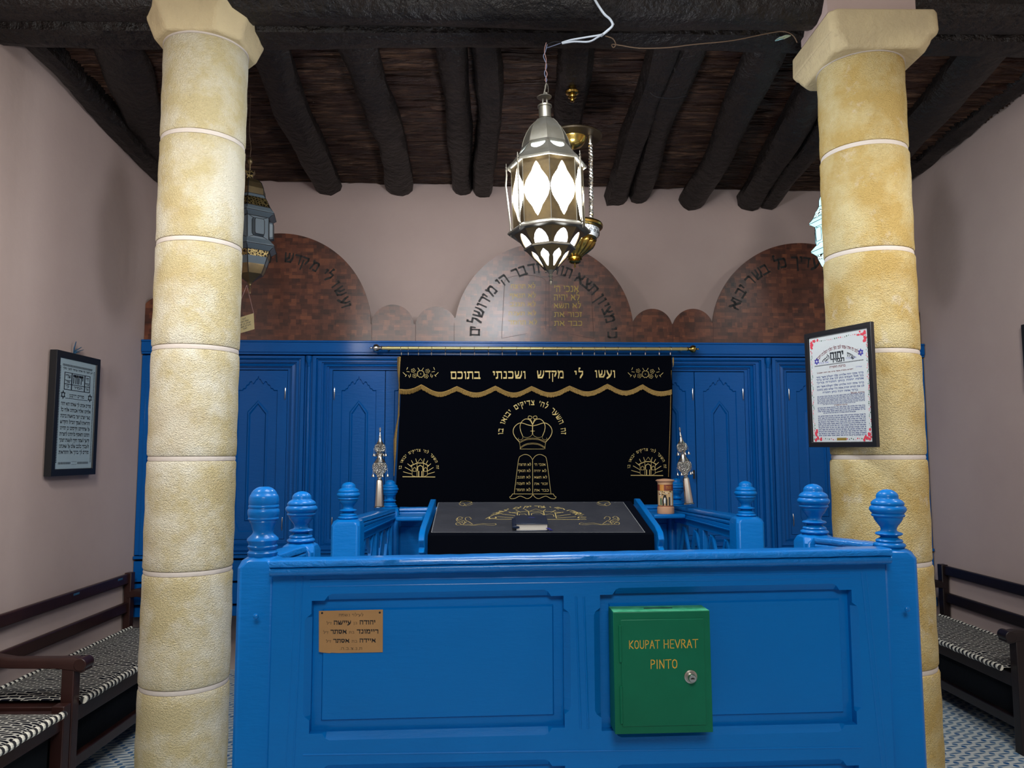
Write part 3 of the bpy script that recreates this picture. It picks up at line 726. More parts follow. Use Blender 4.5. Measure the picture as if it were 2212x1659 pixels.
# ---------------------------------------------------------------- curtain rod, rings, curtain
CP = Plane(CAB.p(0, 0, .075), CAB.u)      # curtain surface
root = thing('curtain_rod', 'satin brass curtain rod with round finials across the blue cupboard front', 'curtain rod', CP.px(1150, 760))
RP = Plane(CAB.p(0, 0, .085), CAB.u)
ra = RP.px(826, 752); rb = RP.px(1484, 754)
mb = MB(); mb.tube([ra, rb], .0125, 16); 
for t in (0.02, .72, .98): q = ra.lerp(rb, t); mb.tube([q - CAB.u * .006, q + CAB.u * .006], .0145, 16)
build('pole', mb, M['rod'], root)
for e, s in ((ra, -1), (rb, 1)):
    prof = [(.014, 0), (.017, .004), (.011, .012), (.014, .02), (.024, .03), (.028, .042), (.024, .056), (.011, .064), (.005, .07), (.007, .078), (.003, .085)]
    d = CAB.u * s; mb = MB(); x = Vector((0, 0, 1)); y = d.cross(x)
    mb.lathe(prof, 16, fn=lambda a, b, c: e + x * a + y * b + d * c); build('rod_finial', mb, M['silver'] if s < 0 else M['brass'], root)
ringx = [867, 882, 904, 932, 962, 995, 1025, 1055, 1085, 1116, 1146, 1174, 1204, 1233, 1258, 1284, 1307, 1334, 1362, 1394, 1424, 1448]
for i, x in enumerate(ringx):
    c = RP.px(x, 753) - Vector((0, 0, .006)); mb = MB(); tw = R(random.uniform(-12, 12))
    pts = [c + (CAB.w * math.cos(tw) + CAB.u * math.sin(tw)) * .019 * math.cos(a) + Vector((0, 0, .021 * math.sin(a))) for a in [k * math.pi / 8 for k in range(16)]]
    mb.tube(pts, .0016, 6, closed=True); mb.tube([c - Vector((0, 0, .021)), c - Vector((0, 0, .03)), c - Vector((0, 0, .04))], [.003, .0042, .0025], 6)
    build('ring', mb, M['chrome'], root)
for t in (.02, .98):
    q = ra.lerp(rb, t); mb = MB(); mb.tube([q, q - CAB.w * .10], .006, 8); build('bracket', mb, M['brass'], root)

root = thing('ark_curtain', 'black navy velvet curtain with gold Hebrew embroidery hanging before the blue cupboard', 'curtain', CP.px(1155, 1000))
def fold(u): return .004 * math.sin(u * 5.1) + .0035 * math.sin(u * 11.7 + 1) + .002 * math.sin(u * 23)
CF = lambda u, v, w=0: CP.p(u, v, w + fold(u))
c00 = CP.uv(848, 1089); c10 = CP.uv(1443, 1089); c01 = CP.uv(866, 771); c11 = CP.uv(1451, 768)
zbot = .72
mb = MB(); NX, NY = 120, 10
for sgn in (0, -.008):
    vs = []
    for j in range(NY + 1):
        t = j / NY
        for i in range(NX + 1):
            s = i / NX; uT = c01[0] + (c11[0] - c01[0]) * s; uBt = c00[0] + (c10[0] - c00[0]) * s; vT = c01[1] + (c11[1] - c01[1]) * s
            u = uBt + (uT - uBt) * min(1, t * 1.25); v = zbot + (vT - zbot) * t; vs.append((u, v, sgn))
    mb.add(vs, [(j * (NX + 1) + i, j * (NX + 1) + i + 1, (j + 1) * (NX + 1) + i + 1, (j + 1) * (NX + 1) + i) for j in range(NY) for i in range(NX)], None, CF)
build('curtain', mb, M['velvet'], root)
# valance with scalloped lower edge
cus = [(863, 841, 1), (910, 831, 0), (987, 835, 0), (1070, 834, 0), (1148, 835, 0), (1230, 834, 0), (1311.5, 830, 0), (1388, 831, 0), (1450, 842, 1)]
edge = []
for (xa, ya, ea), (xb, yb, eb) in zip(cus, cus[1:]):
    for i in range(12):
        t = i / 12; y = ya + (yb - ya) * t
        if ea: sag = 5 * math.sin(math.pi * min(1, t * 1.0)) 
        elif eb: sag = 9 * math.sin(math.pi * t) ** .9
        else: sag = 14.5 * (math.sin(math.pi * t) ** 1.15)
        edge.append((xa + (xb - xa) * t, y + sag))
edge.append((1450, 842))
VE = [CP.uv(*p) for p in edge]; top_v = [(u, CP.uv(edge[i][0], 769.5)[1]) for i, (u, v) in enumerate(VE)]
mb = MB(); n = len(VE); vs = VE and [(u, v - .004, .009) for u, v in VE] + [(u, v, .006) for u, v in top_v]
mb.add(vs, [(i, i + 1, n + i + 1, n + i) for i in range(n - 1)], None, CF); build('valance', mb, M['velvet'], root)
mb = MB(); prevs = None; rr = random.Random(5)
for i in range(len(VE) - 1):
    for k in range(5):
        t0, t1 = k / 5, (k + .92) / 5
        a = (VE[i][0] + (VE[i + 1][0] - VE[i][0]) * t0, VE[i][1] + (VE[i + 1][1] - VE[i][1]) * t0); b = (VE[i][0] + (VE[i + 1][0] - VE[i][0]) * t1, VE[i][1] + (VE[i + 1][1] - VE[i][1]) * t1)
        L = .031 + rr.uniform(-.002, .003); dx = rr.uniform(-.0008, .0008)
        mb.add([(a[0], a[1], .013), (b[0], b[1], .015), (b[0] + dx, b[1] - L, .014), (a[0] + dx, a[1] - L, .011)], [(0, 1, 2, 3)], None, CF)
mb.tube([CF(u, v - .002, .013) for u, v in VE], .0042, 6)
build('gold_fringe', mb, M['fringe'], root, smooth=0, label='gold bullion fringe along the scallops')
# gold side trim, left: curls outward
mb = MB()
tr = [(858, 771, 867, 771), (858, 800, 865, 800), (861, 830, 864, 832), (860, 870, 863, 872), (859, 895, 863, 897), (858, 906, 861, 908), (854, 925, 859, 925), (850, 950, 857, 950), (850, 975, 856, 975), (851, 1000, 854, 1000), (850, 1028, 852, 1028)]
L_ = [CP.uv(a, b) for a, b, c, d in tr]; R_ = [CP.uv(c, d) for a, b, c, d in tr]; n = len(tr)
vs = [(u, v, -.01) for u, v in L_] + [((a[0] + b[0]) / 2, (a[1] + b[1]) / 2, .016) for a, b in zip(L_, R_)] + [(u, v, .004) for u, v in R_]
mb.add(vs, [(i, n + i, n + i + 1, i + 1) for i in range(n - 1)] + [(n + i, 2 * n + i, 2 * n + i + 1, n + i + 1) for i in range(n - 1)], None, CF)
a = CP.px(1454, 778); mb.tube([a + Vector((0, 0, .02)), a + Vector((0, 0, .01)), a - Vector((0, 0, .01)), a - Vector((0, 0, .035)), a - Vector((.004, 0, .05))], [.004, .011, .012, .006, .002], 8, flat=.5)
mb.tube([CP.px(1450, 800), CP.px(1448, 900), CP.px(1444, 1030)], .002, 6)
build('gold_trim', mb, M['fringe'], root)
# embroidery
mb = MB(); CL = type('c', (), {})(); 
EP = Plane(CP.p(0, 0, .0), CP.u)
def tcp(s, x0, x1, yb, yt, off=.0165, pen=(.11, .2), **k):
    a = EP.uv(x0, yb); b = EP.uv(x1, yb); c = EP.uv((x0 + x1) / 2, yt); polys, L = glyphs(s, pen); kx = (b[0] - a[0]) / L; h = c[1] - a[1]
    for p in polys: mb.add([(a[0] + x * kx, a[1] + y * h + (b[1] - a[1]) * x / L, off) for x, y in p], [tuple(range(len(p)))], None, CF)
for s, x0, x1, yb, yt in (('בתוכם', 973, 1039, 819, 803), ('ושכנתי', 1064, 1137, 818.5, 802.5), ('מקדש', 1159, 1219, 818, 801.5), ('לי', 1240, 1261, 817, 801.5), ('ועשו', 1284, 1330, 816, 800.5)):
    mb = MB(); tcp(s, x0, x1, yb, yt); build('embroidery', mb, M['gold_thread'], root, smooth=0, label='gold Hebrew word on the valance')
mb = MB()
def rib(pts, w, off=.003, closed=False):
    """pts in photo px on the curtain"""
    q = [EP.uv(*p) for p in pts]; tmp = MB(); tmp.ribbon(q, w, off, type('P', (), {'p': staticmethod(CF)}), None, closed); mb.add([tuple(v) for v in tmp.v], tmp.f)
def flowers(cx, cy, s):
    o = .0165
    def ring(x, y, r, n, a, w=.0018):
        rib([(x + (r + a * math.cos(n * t)) * math.cos(t), y + (r + a * math.cos(n * t)) * math.sin(t)) for t in [k * 2 * math.pi / 40 for k in range(40)]], w, o, True)
    ring(cx, cy, 7.3, 10, .9, .0026); ring(cx, cy, 1, 1, 0)
    for dx, dy in ((-16, -7), (-13, 4), (15, -6), (12, 5)): ring(cx + dx, cy + dy, 4.0, 5, .7); ring(cx + dx, cy + dy, 1.2, 5, .3, .0015)
    for sx in (-1, 1):
        for p in (((3, -8), (6, -13)), ((24, -4), (30, -5)), ((26, 3), (24, 8)), ((30, 2), (33, 6)), ((32, 3), (38, -3)), ((30, -9), (28, -14)), ((22, 0), (22, 6))):
            rib([(cx + sx * a, cy + b) for a, b in p], .0028, o)
flowers(909, 808, 1); build('embroidery', mb, M['gold_thread'], root, smooth=0, label='gold flower spray'); mb = MB()
flowers(1393.5, 808.5, 1); build('embroidery', mb, M['gold_thread'], root, smooth=0, label='gold flower spray'); mb = MB()
def arc_cur(s, cx, cy, r, a0, a1, h, pen=(.11, .19)):
    c = EP.uv(cx, cy); f = (EP.uv(cx + 50, cy)[0] - c[0]) / 50; text_arc(mb, s, c[0], c[1], r * f, a0, a1, h * f, .0032, CF, pen, space=.75)
arc_cur('זה השער לה׳ צדיקים יבואו בו', 1149.5, 938, 62.5, 181, -1, 10.5)
build('embroidery', mb, M['gold_thread'], root, smooth=0, label='gold arc of Hebrew words'); mb = MB()
# crown
K = lambda pts: [(1020 + x / 6.91, 860 + y / 6.91) for x, y in pts]
def sym(pts, c=900): return [(2 * c - x, y) for x, y in pts]
def smooth_path(pts, n=6):
    out = []
    for i in range(len(pts) - 1):
        p0 = pts[max(i - 1, 0)]; p1 = pts[i]; p2 = pts[i + 1]; p3 = pts[min(i + 2, len(pts) - 1)]
        for k in range(n):
            t = k / n
            out.append(tuple(.5 * ((2 * p1[j]) + (-p0[j] + p2[j]) * t + (2 * p0[j] - 5 * p1[j] + 4 * p2[j] - p3[j]) * t * t + (-p0[j] + 3 * p1[j] - 3 * p2[j] + p3[j]) * t ** 3) for j in (0, 1)))
    out.append(pts[-1]); return out
for q in ([(900, 415), (830, 400), (740, 372), (680, 385), (625, 440), (612, 510), (640, 580), (700, 650)],
          [(900, 400), (860, 330), (800, 312), (745, 345), (715, 410), (720, 480), (750, 560)]):
    for P_ in (q, sym(q)): rib(K(smooth_path(P_)), .0042)
for q in ([(900, 390), (930, 320), (965, 300), (955, 268), (915, 275), (912, 300), (930, 310)],):
    for P_ in (q, sym(q)): rib(K(smooth_path(P_)), .0034)
rib(K([(900, 410), (900, 540)]), .005); rib(K([(870, 492), (930, 492)]), .003)
for q in ([(750, 560), (770, 580), (820, 588), (870, 570), (895, 540)], [(750, 560), (755, 600), (720, 625), (690, 615), (690, 595)],
          [(705, 655), (800, 610), (900, 598)], [(708, 670), (800, 625), (900, 612)], [(700, 650), (712, 700), (715, 760)], [(715, 735), (800, 685), (900, 670)], [(715, 752), (800, 700), (900, 685)]):
    for P_ in (q, sym(q)): rib(K(smooth_path(P_, 4)), .0015)
rib(K([(712, 760), (1070, 760)]), .002)
build('embroidery', mb, M['gold_thread'], root, smooth=0, label='gold crown'); mb = MB()
# tablets
q = [(900, 920), (870, 875), (830, 848), (780, 842), (730, 862), (695, 905), (665, 1110), (628, 1420)]
for P_ in (q, sym(q)): rib(K(smooth_path(P_, 4)), .0028)
rib(K([(900, 920), (902, 1420)]), .003); rib(K([(600, 1430), (1210, 1430)]), .003)
q = [(600, 1430), (585, 1460), (560, 1475), (580, 1500), (640, 1495), (710, 1462), (770, 1480), (820, 1500), (870, 1480), (903, 1440)]
for P_ in (q, sym(q, 905)): rib(K(smooth_path(P_, 4)), .0032)
for s, x0, x1, y0, y1 in (('לא תרצח', 693, 880, 1010, 975), ('לא תנאף', 683, 872, 1103, 1068), ('לא תגנב', 672, 872, 1198, 1163), ('לא תענה', 662, 872, 1292, 1257), ('לא תחמד', 652, 872, 1388, 1352),
        ('אנכי ה׳', 928, 1095, 1010, 975), ('לא יהיה', 920, 1108, 1103, 1070), ('לא תשא', 922, 1118, 1198, 1165), ('זכור את', 925, 1128, 1295, 1262), ('כבד את', 925, 1145, 1392, 1357)):
    tcp(s, 1020 + x0 / 6.91, 1020 + x1 / 6.91, 860 + y0 / 6.91, 860 + y1 / 6.91, .0032, (.1, .17))
def gate(cx, by, s=1.0):
    """little gate emblem with rays; cx,by = centre of its base line in photo px"""
    Q = lambda pts: [(cx + (x - 1155) / 9.217 * s, by + (y - 1010) / 9.217 * s) for x, y in pts]
    rib(Q([(835, 1008), (1475, 1013)]), .005)
    for a, b in (((845, 910), (1010, 955)), ((880, 820), (1010, 895)), ((930, 750), (1010, 815)), ((1005, 685), (1040, 750)), ((1090, 650), (1110, 720)), ((1262, 650), (1245, 720)), ((1330, 690), (1300, 745)), ((1390, 750), (1320, 815)), ((1440, 825), (1330, 895)), ((1465, 915), (1330, 955))): rib(Q([a, b]), .0036)
    rib(Q([(990, 790), (1120, 735), (1240, 735), (1350, 790)]), .005); rib(Q([(1125, 725), (1185, 645), (1240, 725)]), .0018)
    rib(Q([(1015, 790), (1020, 985), (1110, 1010)]), .002); rib(Q([(1325, 790), (1322, 975), (1250, 1010)]), .002)
    rib(Q([(1115, 745), (1115, 1000)]), .0025); rib(Q([(1245, 745), (1245, 1000)]), .0025)
    rib(Q([(1130, 890), (1130, 810), (1180, 780), (1230, 810), (1235, 890)]), .0045)
    for x in (1150, 1215): rib(Q([(x, 900), (x, 1000)]), .0062)
    for x0 in (1035, 1255): rib(Q([(x0, 900), (x0, 850), (x0 + 32, 822), (x0 + 62, 850), (x0 + 62, 900), (x0, 900)]), .0028)
build('embroidery', mb, M['gold_thread'], root, smooth=0, label='gold tablets of the commandments'); mb = MB()
gate(905, 1030)
arc_cur('זה השער לה׳ צדיקים יבואו בו', 905, 1013, 37.5, 181, -1, 5.6, (.12, .17))
build('embroidery', mb, M['gold_thread'], root, smooth=0, label='gold gate emblem with rays'); mb = MB()
gate(1397.5, 1027); arc_cur('זה השער לה׳ צדיקים יבואו בו', 1397.5, 1011, 36.5, 181, -1, 5.6, (.12, .17))
build('embroidery', mb, M['gold_thread'], root, smooth=0, label='gold gate emblem with rays')

# ================================================================ READING PLATFORM
def finial(name, mb_o, h, kind=0, r=None):
    """turned finial, unit profile"""
    if kind == 0:
        pr = [(.78, 0), (.95, .02), (1.0, .045), (.97, .07), (.80, .095), (.84, .12), (.78, .145), (.60, .165), (.52, .185), (.56, .20), (.80, .222), (.86, .24), (.80, .258), (.54, .28), (.48, .31), (.52, .35), (.62, .39), (.74, .43), (.84, .47), (.90, .505),
              (.89, .52), (1.0, .535), (1.04, .555), (1.0, .575), (.96, .585), (1.04, .605), (1.13, .635), (1.15, .66), (1.12, .69), (1.02, .715), (.98, .725), (1.02, .74), (1.03, .76), (.96, .79), (.86, .815), (.72, .835), (.68, .85), (.69, .88), (.66, .91), (.58, .94), (.44, .968), (.26, .99), (0.02, 1.0)]
    else:
        pr = [(.86, 0), (.92, .03), (.94, .06), (.84, .085), (.80, .10), (.90, .125), (.94, .15), (.86, .17), (.90, .20), (.99, .235), (.96, .26), (.82, .29), (.68, .32), (.62, .35), (.66, .39), (.72, .43), (.76, .47), (.86, .50), (.84, .515), (.93, .53), (.96, .545), (.92, .565),
              (.98, .60), (1.0, .635), (.98, .67), (.91, .69), (.90, .70), (.95, .71), (.95, .73), (.90, .745), (.93, .76), (.94, .80), (.92, .85), (.86, .885), (.82, .89), (.78, .92), (.66, .955), (.48, .985), (.3, 1.0), (0.02, 1.0)]
    k = r if r else .268 * h
    mb_o.lathe([(a * k, b * h) for a, b in pr], 28)
def newel(root, x, y, ztop, w, hf, kind=0, fr=None, rz=0):
    c, s = math.cos(rz), math.sin(rz); fn = lambda a, b, z: (x + a * c - b * s, y + a * s + b * c, z)
    mb = MB(); h = w / 2; ch = .016
    rings = [[fn(*p) for p in sqring(h, h, z, 0.012)] for z in (0, ztop - .028)] + [[fn(*p) for p in sqring(h - .006, h - .006, ztop - .010, .020)], [fn(*p) for p in sqring(h - .020, h - .020, ztop, .022)]]
    stack(mb, rings); p = build('newel_post', mb, M['blue'], root, smooth=25, bevel=.004)
    mb = MB(); finial('f', mb, hf, kind, fr); mb.v = [v + Vector((x, y, ztop - .002)) for v in mb.v]
    build('turned_finial', mb, M['blue'], p, smooth=45)
def rail(root, a, b, ax=None, w=.062, h=.05, name='hand_rail'):
    """profiled hand rail between two points (top centre)"""
    a = Vector(a); b = Vector(b); d = (b - a).normalized(); n = Vector((-d.y, d.x, 0)).normalized()
    pr = [(-.5, -.42), (-.5, -.1), (-.44, -.02), (-.34, 0), (.34, 0), (.44, -.02), (.5, -.1), (.5, -.36), (.46, -.46), (.38, -.5), (.46, -.54), (.5, -.64), (.48, -.84), (.38, -1), (-.38, -1), (-.48, -.84), (-.5, -.64), (-.46, -.54), (-.38, -.5)]
    L = (b - a).length; N = max(2, int(L / .03)); vs = []; rr = random.Random(int(L * 1000))
    for i in range(N + 1):
        c = a.lerp(b, i / N)
        for x, z in pr: vs.append(tuple(c + n * (x * w + rr.uniform(-.0006, .0006)) + Vector((0, 0, z * h + rr.uniform(-.0008, .0008)))))
    m = len(pr); mb = MB()
    mb.add(vs, [(i * m + k, i * m + (k + 1) % m, (i + 1) * m + (k + 1) % m, (i + 1) * m + k) for i in range(N) for k in range(m)] + [tuple(range(m)), tuple(N * m + k for k in range(m))])
    return build(name, mb, M['blue_rail'], root, smooth=60)
# --- front section
FA = atY(560, 1200, 2.20); FB = atY(1933, 1190, 2.25)           # newel centres (top)
fd = Vector((FB.x - FA.x, FB.y - FA.y, 0)); fa = math.atan2(fd.y, fd.x)
wN = .112
FP = Plane((FA.x, FA.y - .028, 0), (math.cos(fa), math.sin(fa), 0))
zL = FP.uv(600, 1206)[1]; zR = FP.uv(1890, 1181)[1]
uL = wN / 2 - .006; uR = fd.length - wN / 2 + .006
hz = lambda u, v: v * (1 + (zR / zL - 1) * (u - uL) / (uR - uL)) if v > 0 else v    # the top drops slightly to the left
FF = lambda u, v, w=0: FP.p(u, hz(u, v), w)
root = thing('panelled_balustrade', 'blue painted panelled front balustrade of the reading platform with green box', 'balustrade', (FA.x + fd.x / 2, FA.y + .1, 0))
newel(root, FA.x, FA.y + .03, FP.uv(560, 1206)[1], wN, .197, 1, .0445, fa)
zr_top = FP.uv(1925, 1190)[1]
newel(root, FB.x, FB.y + .03, zr_top + .004, wN, .172, 0, .0445, fa)
rail(root, FF(uL, zL, .012), FF(uR, zL, .012), w=.078, h=.043)
mb = MB(); mb.box(uL, uR, .02, zL - .045, -.055, -.022, None, FF); build('back_board', mb, M['blue'], root)
def vpx(y, x=1100): return FP.uv(x, y)[1] / (1 + (zR / zL - 1) * (FP.uv(x, y)[0] - uL) / (uR - uL))
def upx(x, y=1430): return FP.uv(x, y)[0]
def panel_hole(x0, x1, yt, yb):
    a, b = upx(x0), upx(x1); t, c = vpx(yt, x0), vpx(yb, x0)
    return a, b, c, t
def stopped(a, b, c, t, e, L=.055, s=.02):
    """rectangle whose edges swell by e between stops; returns loop ccw"""
    o = []
    def side(p, q, n):
        d = (Vector(q) - Vector(p)); l = d.length; d.normalize(); n = Vector(n)
        for dist, k in ((0, 0), (L - s, 0), (L - s * .5, .75), (L, 1), (l - L, 1), (l - L + s * .5, .75), (l - L + s, 0)):
            v = Vector(p) + d * dist + n * e * k; o.append((v.x, v.y))
    side((a, c), (b, c), (0, -1)); side((b, c), (b, t), (1, 0)); side((b, t), (a, t), (0, 1)); side((a, t), (a, c), (-1, 0))
    return o
zBot = .08
holes = []
P1 = panel_hole(672, 1218, 1297, 1583); P2 = panel_hole(1297, 1843, 1284, 1577)
P3 = (P1[0], P1[1], .25, vpx(1660, 900)); P4 = (P2[0], P2[1], .25, vpx(1660, 1500))
holes = [(P, .018) for P in (P1, P2)] + [(P, .018) for P in (P3, P4)]
fw = .008; bw = -.022
mb = MB(); outerR = [(uL, zBot), (uR, zBot), (uR, zL - .045), (uL, zL - .045)]
HL = [stopped(*P, e) for P, e in holes]; HI = [stopped(*P, 0) for P, e in holes]
mb.loops(outerR, [h[::-1] for h in HL], fw, None, FF); mb.bridge(outerR, bw, outerR, fw, None, FF)
for hl, hi in zip(HL, HI): mb.bridge(hl, fw, hi, fw - .014, None, FF); mb.bridge(hi, fw - .014, hi, bw, None, FF)
build('panel_frame', mb, M['blue'], root, smooth=25)
for P in (P1, P2, P3, P4):
    mb = MB(); a, b, c, t = P; i = .027
    A = [(a, c), (b, c), (b, t), (a, t)]; B = [(a + i, c + i), (b - i, c + i), (b - i, t - i), (a + i, t - i)]; C_ = [(a + i + .004, c + i + .004), (b - i - .004, c + i + .004), (b - i - .004, t - i - .004), (a + i + .004, t - i - .004)]
    mb.bridge(A, bw + .002, B, bw + .006, None, FF); mb.bridge(B, bw + .006, C_, bw + .014, None, FF); mb.loops(C_, [], bw + .014, None, FF)
    build('recessed_panel', mb, M['blue'], root, smooth=20)
# beads and grooves on the frame
def bead(x0, y0, x1, y1, r=.0028, off=.007):
    a = (upx(x0), vpx(y0, x0)); b = (upx(x1), vpx(y1, x1)); mb = MB(); mb.tube([FF(*a, off), FF(*b, off)], r, 8, ref=tuple(FP.w)); build('bead', mb, M['blue'], root)
bead(668, 1253, 1840, 1236); bead(668, 1266, 1840, 1248, .0022)
bead(651, 1245, 640, 1659); bead(636, 1245, 624, 1659, .002)
bead(1245, 1288, 1252, 1572, .0035); bead(1262, 1288, 1268, 1572, .0035)
bead(660, 1628, 1850, 1612, .003); bead(1866, 1235, 1892, 1659, .0026); bead(1876, 1235, 1903, 1659, .002)
for x, y in ((559, 1327), (1948, 1312)):
    c = FP.px(x, y, wN / 2 - .028 + .028 - .028); mb = MB(); mb.lathe([(.008, 0), (.007, .003), (.004, .005), (0.001, .006)], 12, fn=lambda a, b, z: c + FP.u * a + FP.v * b + FP.w * (z + .0)); build('peg', mb, M['blue'], root)
# short returns at both ends, each with its second post
BL = atY(645, 1162, 2.53); BR = atY(1768, 1160, 2.56)
BL.z = zL - .003; BR.z = zR
newel(root, BL.x, BL.y + .03, BL.z + .004, wN, .168, 0, .045); newel(root, BR.x, BR.y + .03, BR.z, wN, .168, 0, .0455)
for A_, B_, zz in ((FA, BL, zL), (FB, BR, zR)):
    a = Vector((A_.x, A_.y + .03 + wN / 2, zz - .003)); b = Vector((B_.x, B_.y + .03 - wN / 2, zz - .005))
    rail(root, a, b, w=.066, h=.042)
    d = (b - a); n = Vector((-d.y, d.x, 0)).normalized()
    mb = MB(); mb.add([tuple(p + n * k + Vector((0, 0, z))) for k in (-.017, .017) for p in (a, b) for z in (-zz + .05, -.04)], [(0, 1, 3, 2), (4, 6, 7, 5), (0, 4, 5, 1), (2, 3, 7, 6), (0, 2, 6, 4), (1, 5, 7, 3)])
    build('side_board', mb, M['blue'], root)
# --- rear section
CLp = atY(752, 1120, 3.66); CRp = atY(1612, 1116, 3.72); DLp = atY(842, 1094, 4.70); DRp = atY(1462, 1090, 4.86)
zc = (CLp.z + CRp.z) / 2; zd = (DLp.z + DRp.z) / 2
root = thing('lattice_balustrade', 'blue balustrade with diamond lattice sides around the covered reading desk', 'balustrade', ((CLp.x + CRp.x) / 2, 4.3, 0))
rear = root
w3 = .135
newel(root, CLp.x, CLp.y, zc, w3, .175, 0, .048); newel(root, CRp.x, CRp.y, zc, w3, .172, 0, .047)
newel(root, DLp.x, DLp.y, zd, w3 * .9, .165, 0, .0455); newel(root, DRp.x, DRp.y, zd, w3 * .9, .165, 0, .0455)
for A_, B_, sg in ((CLp, DLp, 1), (CRp, DRp, -1)):
    a = Vector((A_.x, A_.y + w3 / 2, zc - .004)); b = Vector((B_.x, B_.y - w3 * .42, zd - .004))
    rail(root, a, b, w=.085, h=.05)
    SP = Plane((a.x + sg * .02, a.y, 0), (b.x - a.x, b.y - a.y, 0)) if sg > 0 else Plane((b.x + sg * .02, b.y, 0), (a.x - b.x, a.y - b.y, 0))
    Ls = math.hypot(b.x - a.x, b.y - a.y); SPz = lambda u, v, w=0: SP.p(u, v, (-w if sg > 0 else -w))
    z1 = zc - .055
    bands = ((0, Ls, z1 - .018, z1, .02), (0, Ls, z1 - .026, z1 - .018, .028), (0, Ls, z1 - .034, z1 - .026, .02), (0, Ls, z1 - .064, z1 - .034, .013))
    mb = MB()
    for u0, u1, v0, v1, t in bands: mb.box(u0, u1, v0, v1, -t, t, None, SP.p)
    for u0, u1 in ((0, .055), (Ls / 2 - .028, Ls / 2 + .028), (Ls - .055, Ls)): mb.box(u0, u1, .1, z1 - .064, -.014, .014, None, SP.p)
    mb.box(0, Ls, .1, .45, -.014, .014, None, SP.p)
    build('lattice_frame', mb, M['blue'], root, bevel=.002)
    for u0, u1 in ((.055, Ls / 2 - .028), (Ls / 2 + .028, Ls - .055)):
        v0, v1 = .45, z1 - .064; mb = MB(); W_ = u1 - u0; H = v1 - v0; st = W_ / 2
        slope = 1.9
        for sgn in (1, -1):
            k = -8
            for k in range(-10, 14):
                # line v = v0 + sgn*slope*(u-uc)
                uc = u0 + k * st; pts = []
                for i in range(33):
                    u = u0 + W_ * i / 32; v = v0 + sgn * slope * (u - uc)
                    if v0 <= v <= v1: pts.append((u, v))
                if len(pts) > 1:
                    a2, b2 = Vector(pts[0]), Vector(pts[-1]); dd = (b2 - a2).normalized(); q = Vector((-dd.y, dd.x)) * .011
                    f0 = .002 * sgn
                    mb.prism([tuple(a2 - q), tuple(b2 - q), tuple(b2 + q), tuple(a2 + q)], -.009 + f0, .007 + f0, None, SP.p)
        build('diamond_lattice', mb, M['blue'], root, smooth=0)
# cross rail at the back with a shelf at each side of the desk
a = Vector((DLp.x + .06, DLp.y, zd - .002)); b = Vector((DRp.x - .06, DRp.y, zd - .002))
rail(root, a, b, w=.07, h=.05)
RPn = Plane((a.x, a.y - .01, 0), (b.x - a.x, b.y - a.y, 0)); Lr = (b - a).length
mb = MB(); mb.box(0, Lr, .1, zd - .05, -.03, -.012, None, RPn.p); 
for i in range(9): mb.box(Lr * i / 9 + .006, Lr * (i + 1) / 9 - .006, .1, zd - .12, -.012, -.006, None, RPn.p)
build('rear_boards', mb, M['blue'], root, bevel=.002)
zs = atY(880, 1113, 4.52).z; SHZ = zs
for x0, x1 in ((CLp.x + .12, -.44), (.90, CRp.x - .10)):
    mb = MB(); ya = DLp.y - .30 + (x0 + .7) * .07
    mb.add([(x0, ya, zs - .026), (x1, ya + .01, zs - .026), (x1, 4.84, zs - .026), (x0, 4.84, zs - .026), (x0, ya, zs), (x1, ya + .01, zs), (x1, 4.84, zs), (x0, 4.84, zs)], [(3, 2, 1, 0), (4, 5, 6, 7), (0, 1, 5, 4), (1, 2, 6, 5), (2, 3, 7, 6), (3, 0, 4, 7)])
    build('shelf', mb, M['blue'], root, bevel=.008)

# ---------------------------------------------------------------- reading desk
Yn, Yf = 3.62, 4.24
NL, NR = atY(926, 1156, Yn), atY(1411, 1155, Yn); FL_, FR_ = atY(944, 1086, Yf), atY(1352, 1084, Yf)
root = thing('reading_desk', 'blue sloping reading desk whose side cheeks show beside the dark cover', 'desk', ((NL.x + NR.x) / 2, 3.9, 0))
zn, zf = NL.z, FL_.z; xl = NL.x + .012; xr = NR.x - .012
mb = MB(); t = .04
mb.add([(xl, Yn + .01, zn - t), (xr, Yn + .01, zn - t), (xr, Yf, zf - t), (xl, Yf, zf - t), (xl, Yn + .01, zn - .008), (xr, Yn + .01, zn - .008), (xr, Yf, zf - .008), (xl, Yf, zf - .008)], [(3, 2, 1, 0), (4, 5, 6, 7), (0, 1, 5, 4), (1, 2, 6, 5), (2, 3, 7, 6), (3, 0, 4, 7)])
build('desk_top', mb, M['blue'], root)
for x in (xl - .03, xr + .03):
    s = -1 if x < 0 else 1
    mb = MB(); poly = [(Yn - .05, zn - .075), (Yn - .02, zn - .055), (Yn - .045, zn - .02), (Yn - .02, zn + .012), (Yn + .05, zn + .035), (Yf - .06, zf + .022), (Yf - .02, zf + .02), (Yf - .02, .05), (Yn + .02, .05), (Yn + .02, zn - .09)]
    mb.prism(poly, -.014, .014, None, lambda y, z, w: (x + s * .012 + w, y, z)); build('side_cheek', mb, M['blue'], root, bevel=.004)
